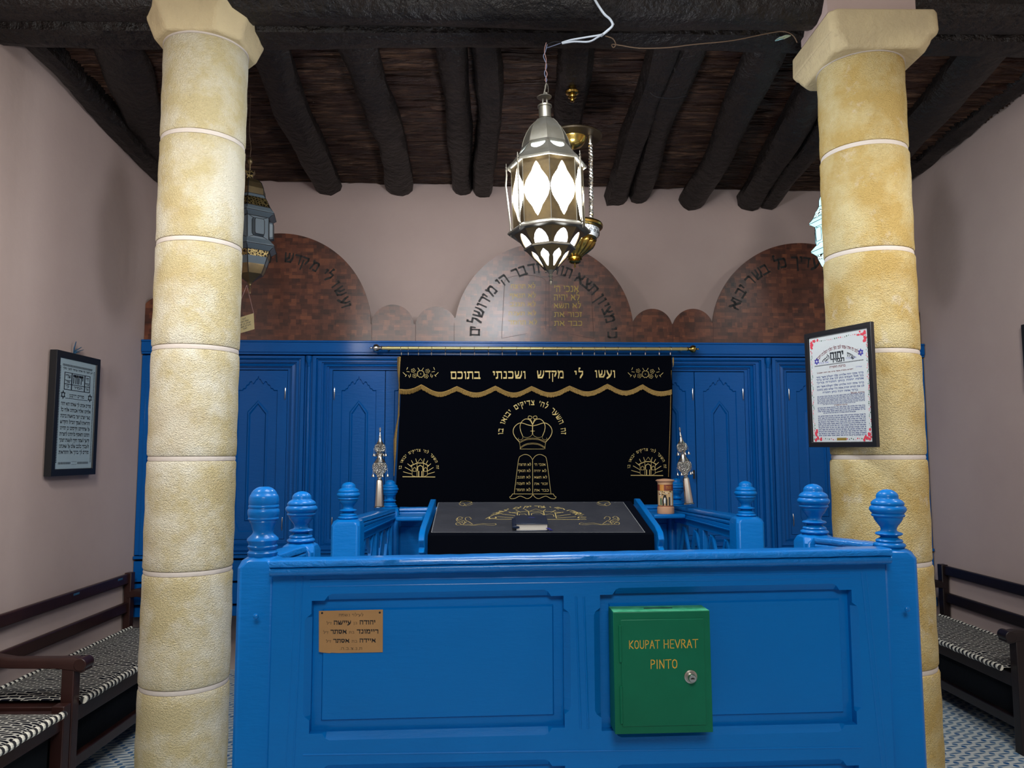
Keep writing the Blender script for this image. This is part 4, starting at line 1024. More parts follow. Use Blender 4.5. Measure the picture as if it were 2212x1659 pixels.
# cover: velvet with a clear plastic sheet over its top
root = thing('desk_cover', 'dark navy velvet desk cover with gold embroidery under a dull plastic sheet', 'cloth', ((NL.x + NR.x) / 2, 3.9, zn))
sl = (zf - zn) / (Yf - Yn)
SP2 = Plane((NL.x, Yn, zn), (NR.x - NL.x, 0, 0), (0, Yf - Yn, zf - zn))
Wd = NR.x - NL.x; Hd = math.hypot(Yf - Yn, zf - zn)
mb = MB(); mb.box(-.004, Wd + .004, -.006, Hd, -.004, .006, None, SP2.p)
mb.add([(NL.x - .004, Yn - .008, zn + .003), (NR.x + .004, Yn - .008, zn + .003), (NR.x + .006, Yn - .012, zn - .30), (NL.x - .006, Yn - .012, zn - .30), (NL.x - .004, Yn + .006, zn + .003), (NR.x + .004, Yn + .006, zn + .003), (NR.x + .006, Yn + .0, zn - .30), (NL.x - .006, Yn + .0, zn - .30)], [(0, 1, 2, 3), (7, 6, 5, 4), (0, 3, 7, 4), (1, 5, 6, 2), (3, 2, 6, 7), (0, 4, 5, 1)])
build('velvet_cover', mb, M['velvet'], root, bevel=.005)
mb = MB(); Q = lambda x, y: SP2.uv(x, y)
pl_ = [Q(932, 1154), Q(1393, 1154), Q(1346, 1088), Q(947, 1089)]
mb.prism(pl_, .0065, .0085, None, SP2.p); build('plastic_sheet', mb, M['velvet_grey'], root)
mb = MB()
for i in range(4): mb.ribbon([pl_[i], pl_[(i + 1) % 4]], .0035, .0088, SP2)
build('sheet_edge', mb, mat('plastic_edge', '#7d8084', .4), root, smooth=0)
mb = MB(); D = lambda pts: [Q(940 + x / 4.809, 1080 + y / 4.809) for x, y in pts]
def dr(pts, w=.006, cl=False): mb.ribbon(D(pts), w * .6, .0092, SP2, None, cl)
dr([(640, 219), (1480, 222)], .009)
for a, b in (((650, 192), (860, 208)), ((695, 165), (850, 183)), ((765, 142), (860, 162)), ((840, 127), (885, 145)), ((930, 117), (975, 137)), ((1145, 117), (1120, 137)), ((1250, 125), (1205, 145)), ((1330, 143), (1255, 158)), ((1405, 167), (1265, 187)), ((1460, 192), (1262, 207))): dr([a, b], .008)
dr([(770, 150), (970, 137), (1130, 137), (1330, 148)], .007); dr([(970, 140), (975, 175)], .008); dr([(1125, 140), (1135, 175)], .008); dr([(855, 150), (852, 210)], .008); dr([(1245, 150), (1260, 210)], .008)
dr([(985, 132), (1045, 110), (1110, 132)], .004)
dr([(1000 + 0, 178), (1000, 160), (1040, 150), (1090, 150), (1120, 165), (1125, 178)], .006); dr([(870, 178), (880, 165), (930, 162), (950, 175)], .005); dr([(1150, 172), (1190, 162), (1225, 170), (1235, 190)], .005)
dr([(525, 215), (560, 195), (620, 168), (690, 145)], .005)
# arc of letters
import itertools
hs = 'זה השער לה׳ צדיקים יבואו בו'[::-1]; nn = len(hs)
for i, c in enumerate(hs):
    if c not in G: continue
    t = i / (nn - 1); th_ = math.pi * (1 - t); x = 1060 + 510 * math.cos(th_); y = 218 - 120 * math.sin(th_)
    o_ = Q(940 + x / 4.809, 1080 + y / 4.809); tang = (Vector(Q(940 + (x + 5 * math.sin(th_)) / 4.809, 1080 + (y - 1.2 * math.cos(th_) * 1.0) / 4.809)) - Vector(o_)).normalized(); up = Vector((-tang.y, tang.x)); k = .042
    for p in glyphs(c, PEN)[0]: mb.add([(*(Vector(o_) + tang * (px_ - .35) * k + up * py_ * k), .0092) for px_, py_ in p], [tuple(range(len(p)))], None, SP2.p)
def scroll(ox, oy, s):
    for pts in ([(0, 90), (-60, 95), (-75, 80), (-60, 70), (-30, 78), (-20, 90)], [(-20, 90), (60, 86), (100, 95), (160, 84), (210, 78), (285, 82), (330, 78), (340, 92), (280, 97), (200, 90), (120, 97), (0, 95)], [(0, 90), (20, 60), (-20, 40), (-50, 45), (-55, 20), (-30, 8), (-5, 20), (-20, 30), (-40, 28)],
                [(100, 88), (60, 60), (30, 45), (25, 20), (60, 10), (85, 30), (70, 35)], [(-60, 20), (-70, 40), (-50, 60), (-20, 55), (0, 62)], [(40, 60), (10, 75), (-25, 65), (-60, 75)]):
        dr(smooth_path([(ox + s * x, oy + y) for x, y in pts], 4), .0045)
scroll(290, 185, 1); scroll(1840, 180, -1)
for ox, s in ((290, 1), (1780, -1)):
    for pts in ([(0, 60), (-30, 50), (-40, 35), (-10, 30), (20, 45), (0, 60), (60, 40), (100, 25)], [(-30, 30), (-20, 15), (30, 10), (90, 20), (60, 40)], [(20, 60), (60, 55), (100, 40)]): dr(smooth_path([(ox + s * x, y + 8 + 60 * 0) for x, y in [(x, y + 10) for x, y in pts]], 4), .0045)
build('embroidery', mb, M['gold_thread'], root, smooth=0, label='gold embroidered arc, rays and corner scrolls')
# prayer book
root = thing('prayer_book', 'small thick navy prayer book with blue ribbon lying on the desk cover', 'book', SP2.px(1149, 1135, .01))
b0 = Q(1114, 1151); b1 = Q(1184, 1151); b2 = Q(1182, 1117); bw_ = b1[0] - b0[0]; bh = .155; o_ = (b0[0], b0[1] - .004)
BK = Plane(SP2.p(o_[0], o_[1], .0095), SP2.u, SP2.v)
mb = MB(); mb.box(.004, bw_ - .004, .005, bh - .004, .003, .032, None, BK.p); build('page_block', mb, M['pages'], root)
mb = MB(); mb.box(0, bw_, 0, bh, 0, .003, None, BK.p); mb.box(0, bw_, 0, bh, .032, .036, None, BK.p); mb.tube([BK.p(.001, 0, .018), BK.p(.001, bh, .018)], .018, 10, flat=.35, ref=tuple(BK.w)); build('cover', mb, M['book'], root, bevel=.0015)
mb = MB(); text(mb, 'סידור', bw_ * .4, bw_ * .62, bh * .66, bh * .74, .0363, BK.p); build('title', mb, M['ink_violet'], root, smooth=0)
mb = MB()
for d_ in (0, .005, .010): mb.tube([BK.p(bw_ - .01 + d_, .008, .012), BK.p(bw_ - .004 + d_, -.004, .014), BK.p(bw_ + .006 + d_, -.006, .006), BK.p(bw_ + .012 + d_, .0, .002)], .0016, 6)
build('marker_ribbon', mb, M['ribbon'], root)

# ---------------------------------------------------------------- silver torah finials (stand on the side rails)
def rimon(px, ybase, Y, tilt, label, x2=None):
    b = atY(px, ybase, Y); H = .46
    root = thing('torah_finial', label, 'silver finial', b, 0, 'silver torah finials on the side rails'); root.rotation_euler = (0, tilt, 0)
    mb = MB(); mb.lathe([(.031, 0), (.032, .004), (.027, .009), (.0265, .012), (.019, .148), (.0175, .152), (.012, .158), (.013, .163), (.010, .168)], 12, a0=.2); build('handle', mb, M['silver'], root, world=False, smooth=20)
    mb = MB(); mb.lathe([(.012, .168), (.017, .172), (.016, .178), (.022, .186), (.034, .198), (.0405, .214), (.042, .228), (.040, .240), (.033, .250)], 28); build('lower_bulb', mb, M['chased'], root, world=False)
    mb = MB(); mb.lathe([(.033, .250), (.034, .253), (.028, .262), (.019, .276), (.0145, .288), (.014, .294), (.018, .302), (.019, .308), (.026, .314)], 24); build('neck', mb, M['silver'], root, world=False)
    mb = MB(); mb.lathe([(.026, .314), (.029, .322), (.0315, .334), (.030, .346), (.024, .356)], 28); build('upper_bulb', mb, M['chased'], root, world=False)
    mb = MB(); mb.lathe([(.024, .356), (.018, .364), (.011, .376), (.007, .392), (.006, .396), (.0075, .400), (.004, .412), (.002, .424), (.005, .429), (.0045, .436), (.001, .438)], 18)
    mb.tube([(-.006, 0, .443), (.006, 0, .443)], .003, 6); mb.tube([(0, 0, .434), (0, 0, .452)], .003, 6); build('spire', mb, M['silver'], root, world=False)
    for rad, z0, drop, angs in ((.032, .338, .032, (0, 72, 144, 216, 288)), (.042, .224, .034, (20, 92, 164, 236, 308))):
        for a in angs:
            a = R(a - 8); x, y = (rad + .003) * math.cos(a), (rad + .003) * math.sin(a); mb = MB()
            for k in range(5): mb.lathe([(.0008, -.0022), (.0019, 0), (.0008, .0022)], 6, (x, y, z0 - .006 - k * drop / 5))
            mb.lathe([(.0105, 0), (.009, .002), (.006, .008), (.0045, .014), (.001, .017)], 12, (x, y, z0 - drop - .018)); build('bell', mb, M['silver'], root, world=False)
rimon(819, 1096, 4.38, R(0), 'tall silver bell-hung torah finial standing on the left side rail')
rimon(1489, 1089, 4.50, R(-6), 'leaning silver bell-hung torah finial on the right side rail beside the canister')

# ---------------------------------------------------------------- charity canister
cb = atY(1438, 1101, 4.58); cb.z = SHZ
root = thing('charity_canister', 'small round beige canister with printed desert scene on the right shelf', 'canister', cb)
hC = (atY(1437, 1034, 4.58).z - cb.z); rC = .0445
mb = MB(); mb.lathe([(rC + .004, 0), (rC + .006, .004), (rC + .005, hC * .19), (rC, hC * .20), (rC, hC * .88), (rC - .002, hC * .9)], 36); build('body', mb, M['clay'], root, world=False)
mb = MB(); mb.lathe([(rC + .001, hC * .885), (rC + .004, hC * .90), (rC + .003, hC * .92), (rC + .011, hC * .935), (rC + .012, hC * .95), (rC + .004, hC * .975), (.012, hC), (.001, hC)], 36); build('lid', mb, M['clay'], root, world=False)
def wrap(x, y, off): # x in metres around, y height fraction
    a = x / rC - math.pi / 2 - .12; r = rC + off; return (r * math.cos(a), r * math.sin(a), y * hC)
def wpatch(x0, x1, y0, y1, off, m):
    mb = MB(); n = max(2, int(abs(x1 - x0) / .003))
    mb.add([wrap(x0 + (x1 - x0) * i / n, y, off) for i in range(n + 1) for y in (y0, y1)], [(2 * i, 2 * i + 2, 2 * i + 3, 2 * i + 1) for i in range(n)], m); return mb
lab = MB()
def addp(m2): 
    for f, mi in zip(m2.f, m2.m): lab.add([tuple(m2.v[i]) for i in f], [tuple(range(len(f)))], m2.mats[mi])
addp(wpatch(-.07, .07, .215, .86, .0006, M['clay_pic'])); addp(wpatch(-.07, .07, .66, .84, .001, M['clay_red'])); addp(wpatch(-.038, -.012, .66, .83, .0013, M['clay_gold'])); addp(wpatch(-.07, .07, .215, .235, .001, M['clay_red']))
rr = random.Random(4)
for i in range(26): x = rr.uniform(-.05, .05); y = rr.uniform(.5, .64); addp(wpatch(x, x + rr.uniform(.004, .012), y, y + rr.uniform(.01, .03), .0012 + i * .00002, M[rr.choice(['clay_red', 'white', 'ink', 'clay_red'])]))
def wpoly(pts, off, m): lab.add([wrap(x, y, off) for x, y in pts], [tuple(range(len(pts)))], m)
wpoly([(-.022, .24), (.006, .24), (.007, .40), (.001, .50), (-.003, .55), (-.012, .55), (-.017, .48), (-.023, .38)], .0028, M['ink']); wpoly([(-.012, .30), (-.004, .30), (-.003, .44), (-.006, .47), (-.011, .46), (-.014, .40)], .0033, M['white'])
addp(wpatch(.014, .024, .24, .48, .0016, M['ink_grey'])); addp(wpatch(.028, .036, .24, .60, .0016, M['white'])); addp(wpatch(-.036, -.026, .25, .45, .0016, M['ink_green']))
tmp = MB(); text(tmp, 'קופת צדקה', 0, .036, .71, .79, .0014, wrap, pen=(.12, .16)); lab.add([tuple(v) for v in tmp.v], tmp.f, M['clay_gold'])
build('printed_wrap', lab, None, root, world=False, smooth=0)

# ---------------------------------------------------------------- green collection box on the front panel
GB = Plane(FP.p(0, 0, .084), FP.u); gu = lambda x, y: GB.uv(x, y)
g00, g10, g11, g01 = gu(1328.6, 1586.6), gu(1540.7, 1581.8), gu(1532.6, 1319), gu(1324.7, 1323.4)
ga0, ga1 = (g00[0] + g01[0]) / 2, (g10[0] + g11[0]) / 2; gz0, gz1 = (g00[1] + g10[1]) / 2, (g01[1] + g11[1]) / 2
gt = math.atan2(g10[1] - g00[1], ga1 - ga0)
gc = ((ga0 + ga1) / 2, (gz0 + gz1) / 2); gw, gh = (ga1 - ga0) / 2, (gz1 - gz0) / 2
def GP(u, v, w=0): c, s = math.cos(gt), math.sin(gt); return GB.p(gc[0] + u * c - v * s, gc[1] + u * s + v * c, w)
root = thing('collection_box', 'green metal collection box with yellow hand lettering and lock on the blue front panel', 'collection box', GP(0, 0, -.04))
mb = MB(); mb.box(-gw, gw, -gh, gh, -.0755, -.0, None, GP)
# door drawn in the front face: rim left proud round a shallow door
build('box_body', mb, M['green'], root, bevel=.0015)
mb = MB(); mb.box(-gw + .001, gw - .001, gh + .0002, gh + .0012, -.074, -.001, None, GP)
mb.box(-gw * .25, gw * .3, gh + .0013, gh + .0020, -.045, -.037, M['ink'], GP); mb.mats.insert(0, M['green_dusty']) if False else None
mb2 = MB(); mb2.box(-gw + .001, gw - .001, gh + .0002, gh + .0012, -.074, -.001, None, GP); build('box_top', mb2, M['green_dusty'], root, label='worn pale green top')
mb2 = MB(); mb2.box(-gw * .30, gw * .30, gh + .0013, gh + .0020, -.044, -.037, None, GP); build('coin_slot', mb2, M['ink'], root)
mb = MB(); dx0, dx1, dz0, dz1 = -gw + .020, gw - .018, -gh + .02, gh - .020
mb.box(dx0, dx1, dz0, dz1, .0002, .0028, None, GP); door_ = build('box_door', mb, M['green'], root, bevel=.0012)
for z in (gh * .48, -gh * .52):
    mb = MB(); mb.tube([GP(dx0 - .002, z - .048, .002), GP(dx0 - .002, z + .048, .002)], .0042, 8); build('box_hinge', mb, M['green'], root)
lu, lv = GB.uv(1491, 1461); lu -= gc[0]; lv -= gc[1]
mb = MB(); lf = lambda a, b, z: GP(lu + a, lv + b, .003 + z)
mb.lathe([(.0175, 0), (.0175, .003), (.015, .005), (.0125, .005), (.0125, .006)], 28, fn=lf); lk = build('lock', mb, M['lock'], door_)
mb = MB(); mb.lathe([(.0105, .005), (.0105, .020), (.0095, .022), (.001, .022)], 28, fn=lf); build('lock_barrel', mb, M['chrome'], lk)
mb = MB(); mb.prism([(-.005, -.0012), (.005, -.0012), (.005, .0012), (.001, .003), (-.002, .003), (-.005, .0012)], .0222, .0226, None, lf); build('keyhole', mb, M['ink'], lk)
def gtext(s, x0, x1, yb, yt):
    a = GB.uv(1290 + x0 / 5.186, 1280 + yb / 5.186); b = GB.uv(1290 + x1 / 5.186, 1280 + yb / 5.186); c = GB.uv(1290 + x0 / 5.186, 1280 + yt / 5.186)
    mb = MB(); polys, L = glyphs(s, (.09, .09)); k = (b[0] - a[0]) / L; rr = random.Random(len(s))
    for p in polys: mb.add([(a[0] - gc[0] + x * k, a[1] - gc[1] + y * (c[1] - a[1]), .0032) for x, y in p], [tuple(range(len(p)))], None, GP)
    build('painted_word', mb, M['yellow_paint'], root, smooth=0)
gtext('KOUPAT', 355, 705, 625, 535); gtext('HEVRAT', 740, 1135, 620, 528); gtext('PINTO', 592, 905, 848, 752)

# brass coloured memorial plate
PP = Plane(FP.p(0, 0, -.0065), FP.u)
root = thing('memorial_plate', 'tan engraved metal plate with black Hebrew names on the left blue panel', 'plaque', PP.px(758, 1364))
a = PP.uv(689, 1319.5); b = PP.uv(827.3, 1316.5); c = PP.uv(827, 1408.7); d = PP.uv(689, 1409)
mb = MB(); mb.prism([PP.uv(689, 1408), PP.uv(697, 1409.5), PP.uv(712, 1410.8), PP.uv(716, 1409.8), PP.uv(730, 1410.5), c, b, a], .0001, .0016, None, PP.p); build('plate', mb, M['plaque'], root, bevel=.0004)
for s, x0, x1, yb, yt, pn in (('לעילוי נשמת', 745, 1302, 530, 472, THIN), ('יהודה', 1212, 1575, 708, 620, BOLD), ('בן', 1075, 1165, 706, 655, THIN), ('עיישה', 632, 1030, 715, 628, BOLD), ('ז״ל', 468, 592, 716, 660, THIN),
        ('ריימונד', 1150, 1645, 912, 825, BOLD), ('בת', 972, 1100, 914, 862, THIN), ('אסתר', 562, 930, 918, 832, BOLD), ('ז״ל', 395, 520, 922, 866, THIN),
        ('איידה', 1210, 1580, 1112, 1030, BOLD), ('בת', 1035, 1165, 1116, 1062, THIN), ('אסתר', 622, 990, 1118, 1038, BOLD), ('ז״ל', 458, 580, 1120, 1066, THIN), ('ת.נ.צ.ב.ה.', 762, 1278, 1280, 1222, THIN)):
    mb = MB(); tpx(mb, s, 660 + x0 / 10.37, 660 + x1 / 10.37, 1280 + yb / 10.37, 1280 + yt / 10.37, PP, .0019, pn); build('engraved_word', mb, M['ink'], root, smooth=0)
for x, y in ((696, 1324), (820.5, 1323)):
    o_ = PP.px(x, y, .0016); mb = MB(); mb.lathe([(.003, 0), (.0026, .001), (.001, .0016)], 12, fn=lambda p, q, z: o_ + PP.u * p + PP.v * q + PP.w * z); build('screw', mb, M['lead'], root)

# ---------------------------------------------------------------- framed sheets
def framed(name, label, cat_, pl, u0, u1, v0, v1, border, thick, fmat, pmat):
    root = thing(name, label, cat_, pl.p((u0 + u1) / 2, (v0 + v1) / 2))
    O = [(u0, v0), (u1, v0), (u1, v1), (u0, v1)]; I = [(u0 + border, v0 + border), (u1 - border, v0 + border), (u1 - border, v1 - border), (u0 + border, v1 - border)]
    I2 = [(x + (.003 if x < (u0 + u1) / 2 else -.003), y + (.003 if y < (v0 + v1) / 2 else -.003)) for x, y in I]
    mb = MB(); mb.loops(O, [I[::-1]], 0, None, pl.p); mb.bridge(O, -thick, O, 0, None, pl.p); mb.bridge(I, 0, I2, -.007, None, pl.p); mb.bridge(I2, -.007, I2, -thick, None, pl.p); mb.loops(O, [I2[::-1]], -thick, None, pl.p)
    build('frame', mb, fmat, root, smooth=20, bevel=.0015)
    mb = MB(); mb.prism(I, -.011, -.009, None, pl.p) if False else mb.prism(I2, -.012, -.008, None, pl.p); build('sheet', mb, pmat, root)
    return root, (u0 + border, u1 - border, v0 + border, v1 - border)
# left wall
LW = Plane((XL + .05, 0, 0), (0, 1, 0))
q = [LW.uv(*p) for p in ((126, 755.6), (220.3, 777), (204, 1024), (108, 1030))]
u0, u1 = (q[0][0] + q[3][0]) / 2, (q[1][0] + q[2][0]) / 2; v1, v0 = (q[0][1] + q[1][1]) / 2, (q[2][1] + q[3][1]) / 2
root, (a0, a1, b0, b1) = framed('framed_print', 'tall dark framed grey Hebrew prayer sheet hanging on the left wall', 'framed print', LW, u0, u1, v0, v1, .035, .04, M['dark_frame'], M['paper_grey'])
SW, SH = a1 - a0, b1 - b0
def sub(name, fn, m, parent=None):
    mb = MB(); fn(mb); return build(name, mb, m, parent or root, smooth=0)
def LT(mb, s, x0, x1, y0, y1, pen=PEN, off=-.0075): text(mb, s, a0 + SW * x0, a0 + SW * x1, b0 + SH * y0, b0 + SH * y1, off, PLX.p, pen)
def LB(mb, x0, x1, y0, y1, off=-.0077): mb.add([(a0 + SW * x0, b0 + SH * y0, off), (a0 + SW * x1, b0 + SH * y0, off), (a0 + SW * x1, b0 + SH * y1, off), (a0 + SW * x0, b0 + SH * y1, off)], [(0, 1, 2, 3)], None, PLX.p)
PLX = LW
# paper grown to its frame: pattern laid out in fractions of the sheet
def border_pattern(mb, x0, x1, y0, y1, st, h):
    n = int((x1 - x0) * SW / st)
    for i in range(n):
        x = x0 + (x1 - x0) * i / n; LB(mb, x, x + (x1 - x0) / n * .62, y0, y1)
def body(mb):
    lines = ['מודים אנחנו לך שאתה הוא יהוה', 'אלהינו ואלהי אבותינו אלהי כל', 'בשר יוצרנו יוצר בראשית ברכות', 'והודאות לשמך הגדול והקדוש', 'על שהחייתנו וקיימתנו כן תחיינו', 'ותחננו ותאסוף גליותינו לחצרות', 'קדשך לשמור חקיך ולעשות רצונך', 'ולעבדך בלבב שלם על שאנחנו', 'מודים לך ברוך אל ההודאות']
    for i, s in enumerate(lines):
        y = .575 - i * .0545; mb2 = MB(); LT(mb2, s, .10, .90, y, y + .027, (.13, .3)); build('prayer_line', mb2, M['ink_grey'], root, smooth=0)
body(None)
mb = MB(); LT(mb, 'מודים דרבנן', .30, .70, .655, .68, (.13, .28)); build('heading', mb, M['ink_grey'], root, smooth=0)
mb = MB(); LT(mb, 'דע לפני מי אתה עומד לפני מלך', .10, .92, .90, .915, (.13, .3)); build('heading', mb, M['ink_grey'], root, smooth=0)
mb = MB(); LT(mb, 'יהוה', .38, .66, .785, .86, (.22, .3)); build('heading', mb, M['ink_grey'], root, smooth=0)
mb = MB()
border_pattern(mb, .10, .90, .928, .948, .008, 0); border_pattern(mb, .10, .42, .045, .065, .008, 0); border_pattern(mb, .60, .90, .045, .065, .008, 0); LB(mb, .44, .58, .04, .042); LB(mb, .44, .58, .068, .07)
for x in (.045, .955):
    for i in range(60): y = .06 + i * .0145; LB(mb, x - .012, x + .012, y, y + .009)
for x0, x1, y0, y1 in ((.15, .85, .715, .722), (.15, .85, .870, .876), (.15, .17, .715, .876), (.83, .85, .715, .876), (.33, .36, .715, .876), (.68, .71, .715, .876), (.15, .85, .765, .772), (.17, .33, .80, .805), (.71, .83, .80, .805), (.2, .8, .638, .643)): LB(mb, x0, x1, y0, y1)
for cx in (.14, .86):
    for k in range(2):
        pts = [(a0 + SW * cx + .022 * math.cos(R(90 + 120 * i + 60 * k)), b0 + SH * .668 + .022 * math.sin(R(90 + 120 * i + 60 * k))) for i in range(3)]; mb.ribbon(pts, .005, -.0075, LW, None, True)
build('printed_ornament', mb, M['ink_grey'], root, smooth=0)
for s, x0, x1, y0, y1 in (('שדי', .18, .32, .825, .855), ('אל', .2, .3, .78, .797), ('חי', .73, .81, .825, .855), ('צור', .72, .82, .78, .797), ('תמיד', .40, .64, .735, .755), ('לך', .2, .28, .735, .755), ('אור', .73, .81, .735, .755)):
    mb = MB(); LT(mb, s, x0, x1, y0, y1, (.14, .24)); build('printed_word', mb, M['ink_grey'], root, smooth=0)
t_ = LW.p((u0 + u1) / 2 - .005, v1, -.035); mb = MB()
for dx, dz, ddx in ((-.012, .075, 0), (.045, .05, .02), (.065, .038, .02), (.03, .02, .01)):
    mb.tube([t_, t_ + Vector((.004, dx * .3, dz * .5)), t_ + Vector((.012, dx + .01, dz))], [.006, .007, .004], 6, flat=.4)
build('hanging_ribbon', mb, M['ribbon2'], root)

# on the right column
c4 = [atY(1733.6, 723.2, 3.54), atY(1877.3, 694.4, 3.165), atY(1893, 966, 3.165), atY(1747, 966, 3.54)]
uu = (c4[2] - c4[3]).normalized(); vv_ = ((c4[0] - c4[3]) + (c4[1] - c4[2])).normalized(); vv_ = (vv_ - uu * vv_.dot(uu)).normalized()
RC = Plane(c4[3], uu, vv_)
Wf = ((c4[2] - c4[3]).length + (c4[1] - c4[0]).length) / 2; Hf = ((c4[0] - c4[3]).length + (c4[1] - c4[2]).length) / 2
root, (a0, a1, b0, b1) = framed('framed_print', 'black framed white Hebrew sheet with red flowered corners hanging on the right column', 'framed print', RC, 0, Wf, 0, Hf, .021, .02, M['black'], M['paper'])
SW, SH = a1 - a0, b1 - b0; PLX = RC
rr = random.Random(11)
fill = ['ברוך אתה יהוה אלהינו מלך העולם אשר בחר', 'בנו מכל העמים ונתן לנו את תורתו ברוך', 'אתה יהוה נותן התורה ברוך', 'ברוך אתה יהוה אלהינו מלך העולם אשר נתן', 'לנו את תורתו תורת אמת וחיי עולם נטע בתוכנו', 'ברוך אתה יהוה נותן התורה']
ys = [.605, .580, .553, .517, .487, .458]
for i, (s, y) in enumerate(zip(fill, ys)):
    mb = MB(); LT(mb, s, .11 + (.1 if i == 5 else 0), .9 - (.1 if i == 5 else 0), y, y + .014, (.14, .28)); build('prayer_line', mb, M['ink_blue'], root, smooth=0)
small = ['מי שברך אבותינו אברהם יצחק ויעקב הוא יברך את כל הקהל הקדוש הזה', 'עם כל קהלות הקדש הם ונשיהם ובניהם ובנותיהם וכל אשר להם', 'ברוך אתה יהוה אלהינו מלך העולם אשר בחר בנביאים טובים ורצה בדבריהם', 'הנאמרים באמת ברוך אתה יהוה הבוחר בתורה ובמשה עבדו ובישראל עמו', 'צור כל העולמים צדיק בכל הדורות האל הנאמן האומר ועושה המדבר ומקים', 'נאמן אתה הוא יהוה אלהינו ונאמנים דבריך ודבר אחד מדבריך אחור לא ישוב ריקם']
yy = [(.425, .009)] + [(.414 - i * .0105, .006) for i in range(7)] + [(.318 - i * .0165, .0095) for i in range(4)] + [(.240 - i * .0180, .0100) for i in range(11)]
for i, (y, h) in enumerate(yy):
    mb = MB(); LT(mb, small[i % 6], .11 + (.1 if i in (7, 11) else 0), .9 - (.15 if i in (7, 11) else 0), y, y + h, (.16, .3)); build('prayer_line', mb, M['ink_blue'], root, smooth=0)
for s, x0, x1, y0, y1, m_, pn in (('יהוה', .365, .60, .775, .828, 'ink_grey', (.2, .32)), ('תמיד', .375, .61, .735, .768, 'ink_grey', (.18, .3)), ('אהדונהי', .63, .80, .745, .762, 'ink_violet', THIN), ('אדנות', .17, .34, .735, .752, 'ink_violet', THIN),
        ('ברכת התורה', .35, .62, .685, .703, 'ink_maroon', (.14, .24)), ('עמידה', .78, .88, .66, .672, 'ink_violet', THIN), ('הקורא בתורה אומר ברכו את יהוה המבורך', .12, .74, .648, .657, 'ink_maroon', (.16, .28)), ('ברכת הגומל', .68, .9, .432, .445, 'ink_maroon', (.14, .24)), ('ברכת ההפטרה', .40, .62, .336, .345, 'ink_maroon', (.16, .26))):
    mb = MB(); LT(mb, s, x0, x1, y0, y1, pn); build('heading', mb, M[m_], root, smooth=0)
mb = MB(); text_arc(mb, 'דע לפני מי אתה עומד לפני מלך מלכי המלכים הקב״ה', a0 + SW * .5, b0 + SH * .42, SH * .435, 127, 53, SH * .026, -.0075, RC.p, (.11, .16)); build('heading', mb, M['ink_maroon'], root, smooth=0)
mb = MB(); text_arc(mb, 'שויתי', a0 + SW * .5, b0 + SH * .50, SH * .295, 70, 52, SH * .034, -.0075, RC.p, (.15, .25)); build('heading', mb, M['ink_grey'], root, smooth=0)
mb = MB(); text_arc(mb, 'לנגדי', a0 + SW * .5, b0 + SH * .50, SH * .295, 128, 110, SH * .034, -.0075, RC.p, (.15, .25)); build('heading', mb, M['ink_grey'], root, smooth=0)
for cx, cy in ((.13, .765), (.87, .79)):
    mb = MB()
    for k in range(2):
        pts = [(a0 + SW * cx + .014 * math.cos(R(90 + 120 * i + 60 * k)), b0 + SH * cy + .014 * math.sin(R(90 + 120 * i + 60 * k))) for i in range(3)]; mb.ribbon(pts, .0045, -.0075, RC, None, True)
    build('printed_star', mb, M['ink_violet'], root, smooth=0)
mb = MB(); border_pattern(mb, .09, .91, .716, .726, .0045, 0); build('printed_band', mb, M['ink_grey'], root, smooth=0)
def dotmesh(mb, x, y, r, off=-.0076):
    mb.add([(a0 + SW * x + r * math.cos(k * math.pi / 4), b0 + SH * y + r * math.sin(k * math.pi / 4), off) for k in range(8)], [tuple(range(8))], None, RC.p)
mr, mg = MB(), MB()
for i in range(60):
    t = (i + .5) / 60
    for x, y in ((.035, t), (.965, t)):
        dotmesh((mr if (i // 3) % 2 else mg), x + rr.uniform(-.012, .012), .03 + y * .94, rr.uniform(.0015, .0032))
    if i % 2:
        for x, y in ((t, .03), (t, .955)): 
            if not (y < .1 and .42 < t < .58): dotmesh((mr if (i // 6) % 2 else mg), x, y + rr.uniform(-.006, .006), rr.uniform(.0015, .0035))
for cx, cy in ((.04, .965), (.96, .965), (.04, .03), (.96, .03)):
    sx = 1 if cx < .5 else -1; sy = 1 if cy < .5 else -1
    for k in range(16): 
        if k % 2: dotmesh(mr, cx + sx * rr.uniform(0, .13), cy + sy * rr.uniform(-.01, .02), rr.uniform(.004, .007), -.0074 + k * 2e-5)
        else: dotmesh(mr, cx + sx * rr.uniform(-.01, .05), cy + sy * rr.uniform(0, .085), rr.uniform(.004, .007), -.0074 + k * 2e-5)
build('printed_red_flowers', mr, M['ink_red'], root, smooth=0); build('printed_green_leaves', mg, M['ink_green'], root, smooth=0)
mb = MB(); LB(mb, .42, .58, .018, .042); build('printed_cartouche', mb, M['gold_paint'], root, smooth=0)
# right wall, only its far edge in view
RW = Plane((XR - .03, 0, 0), (0, -1, 0))
p0 = RW.uv(2205, 702); p1 = RW.uv(2205, 842)
root, _x = framed('framed_print', 'thick black picture frame edge high on the right wall', 'framed print', RW, p0[0], p0[0] + .32, p1[1], p0[1], .03, .028, M['dark_frame'], M['paper_grey'])

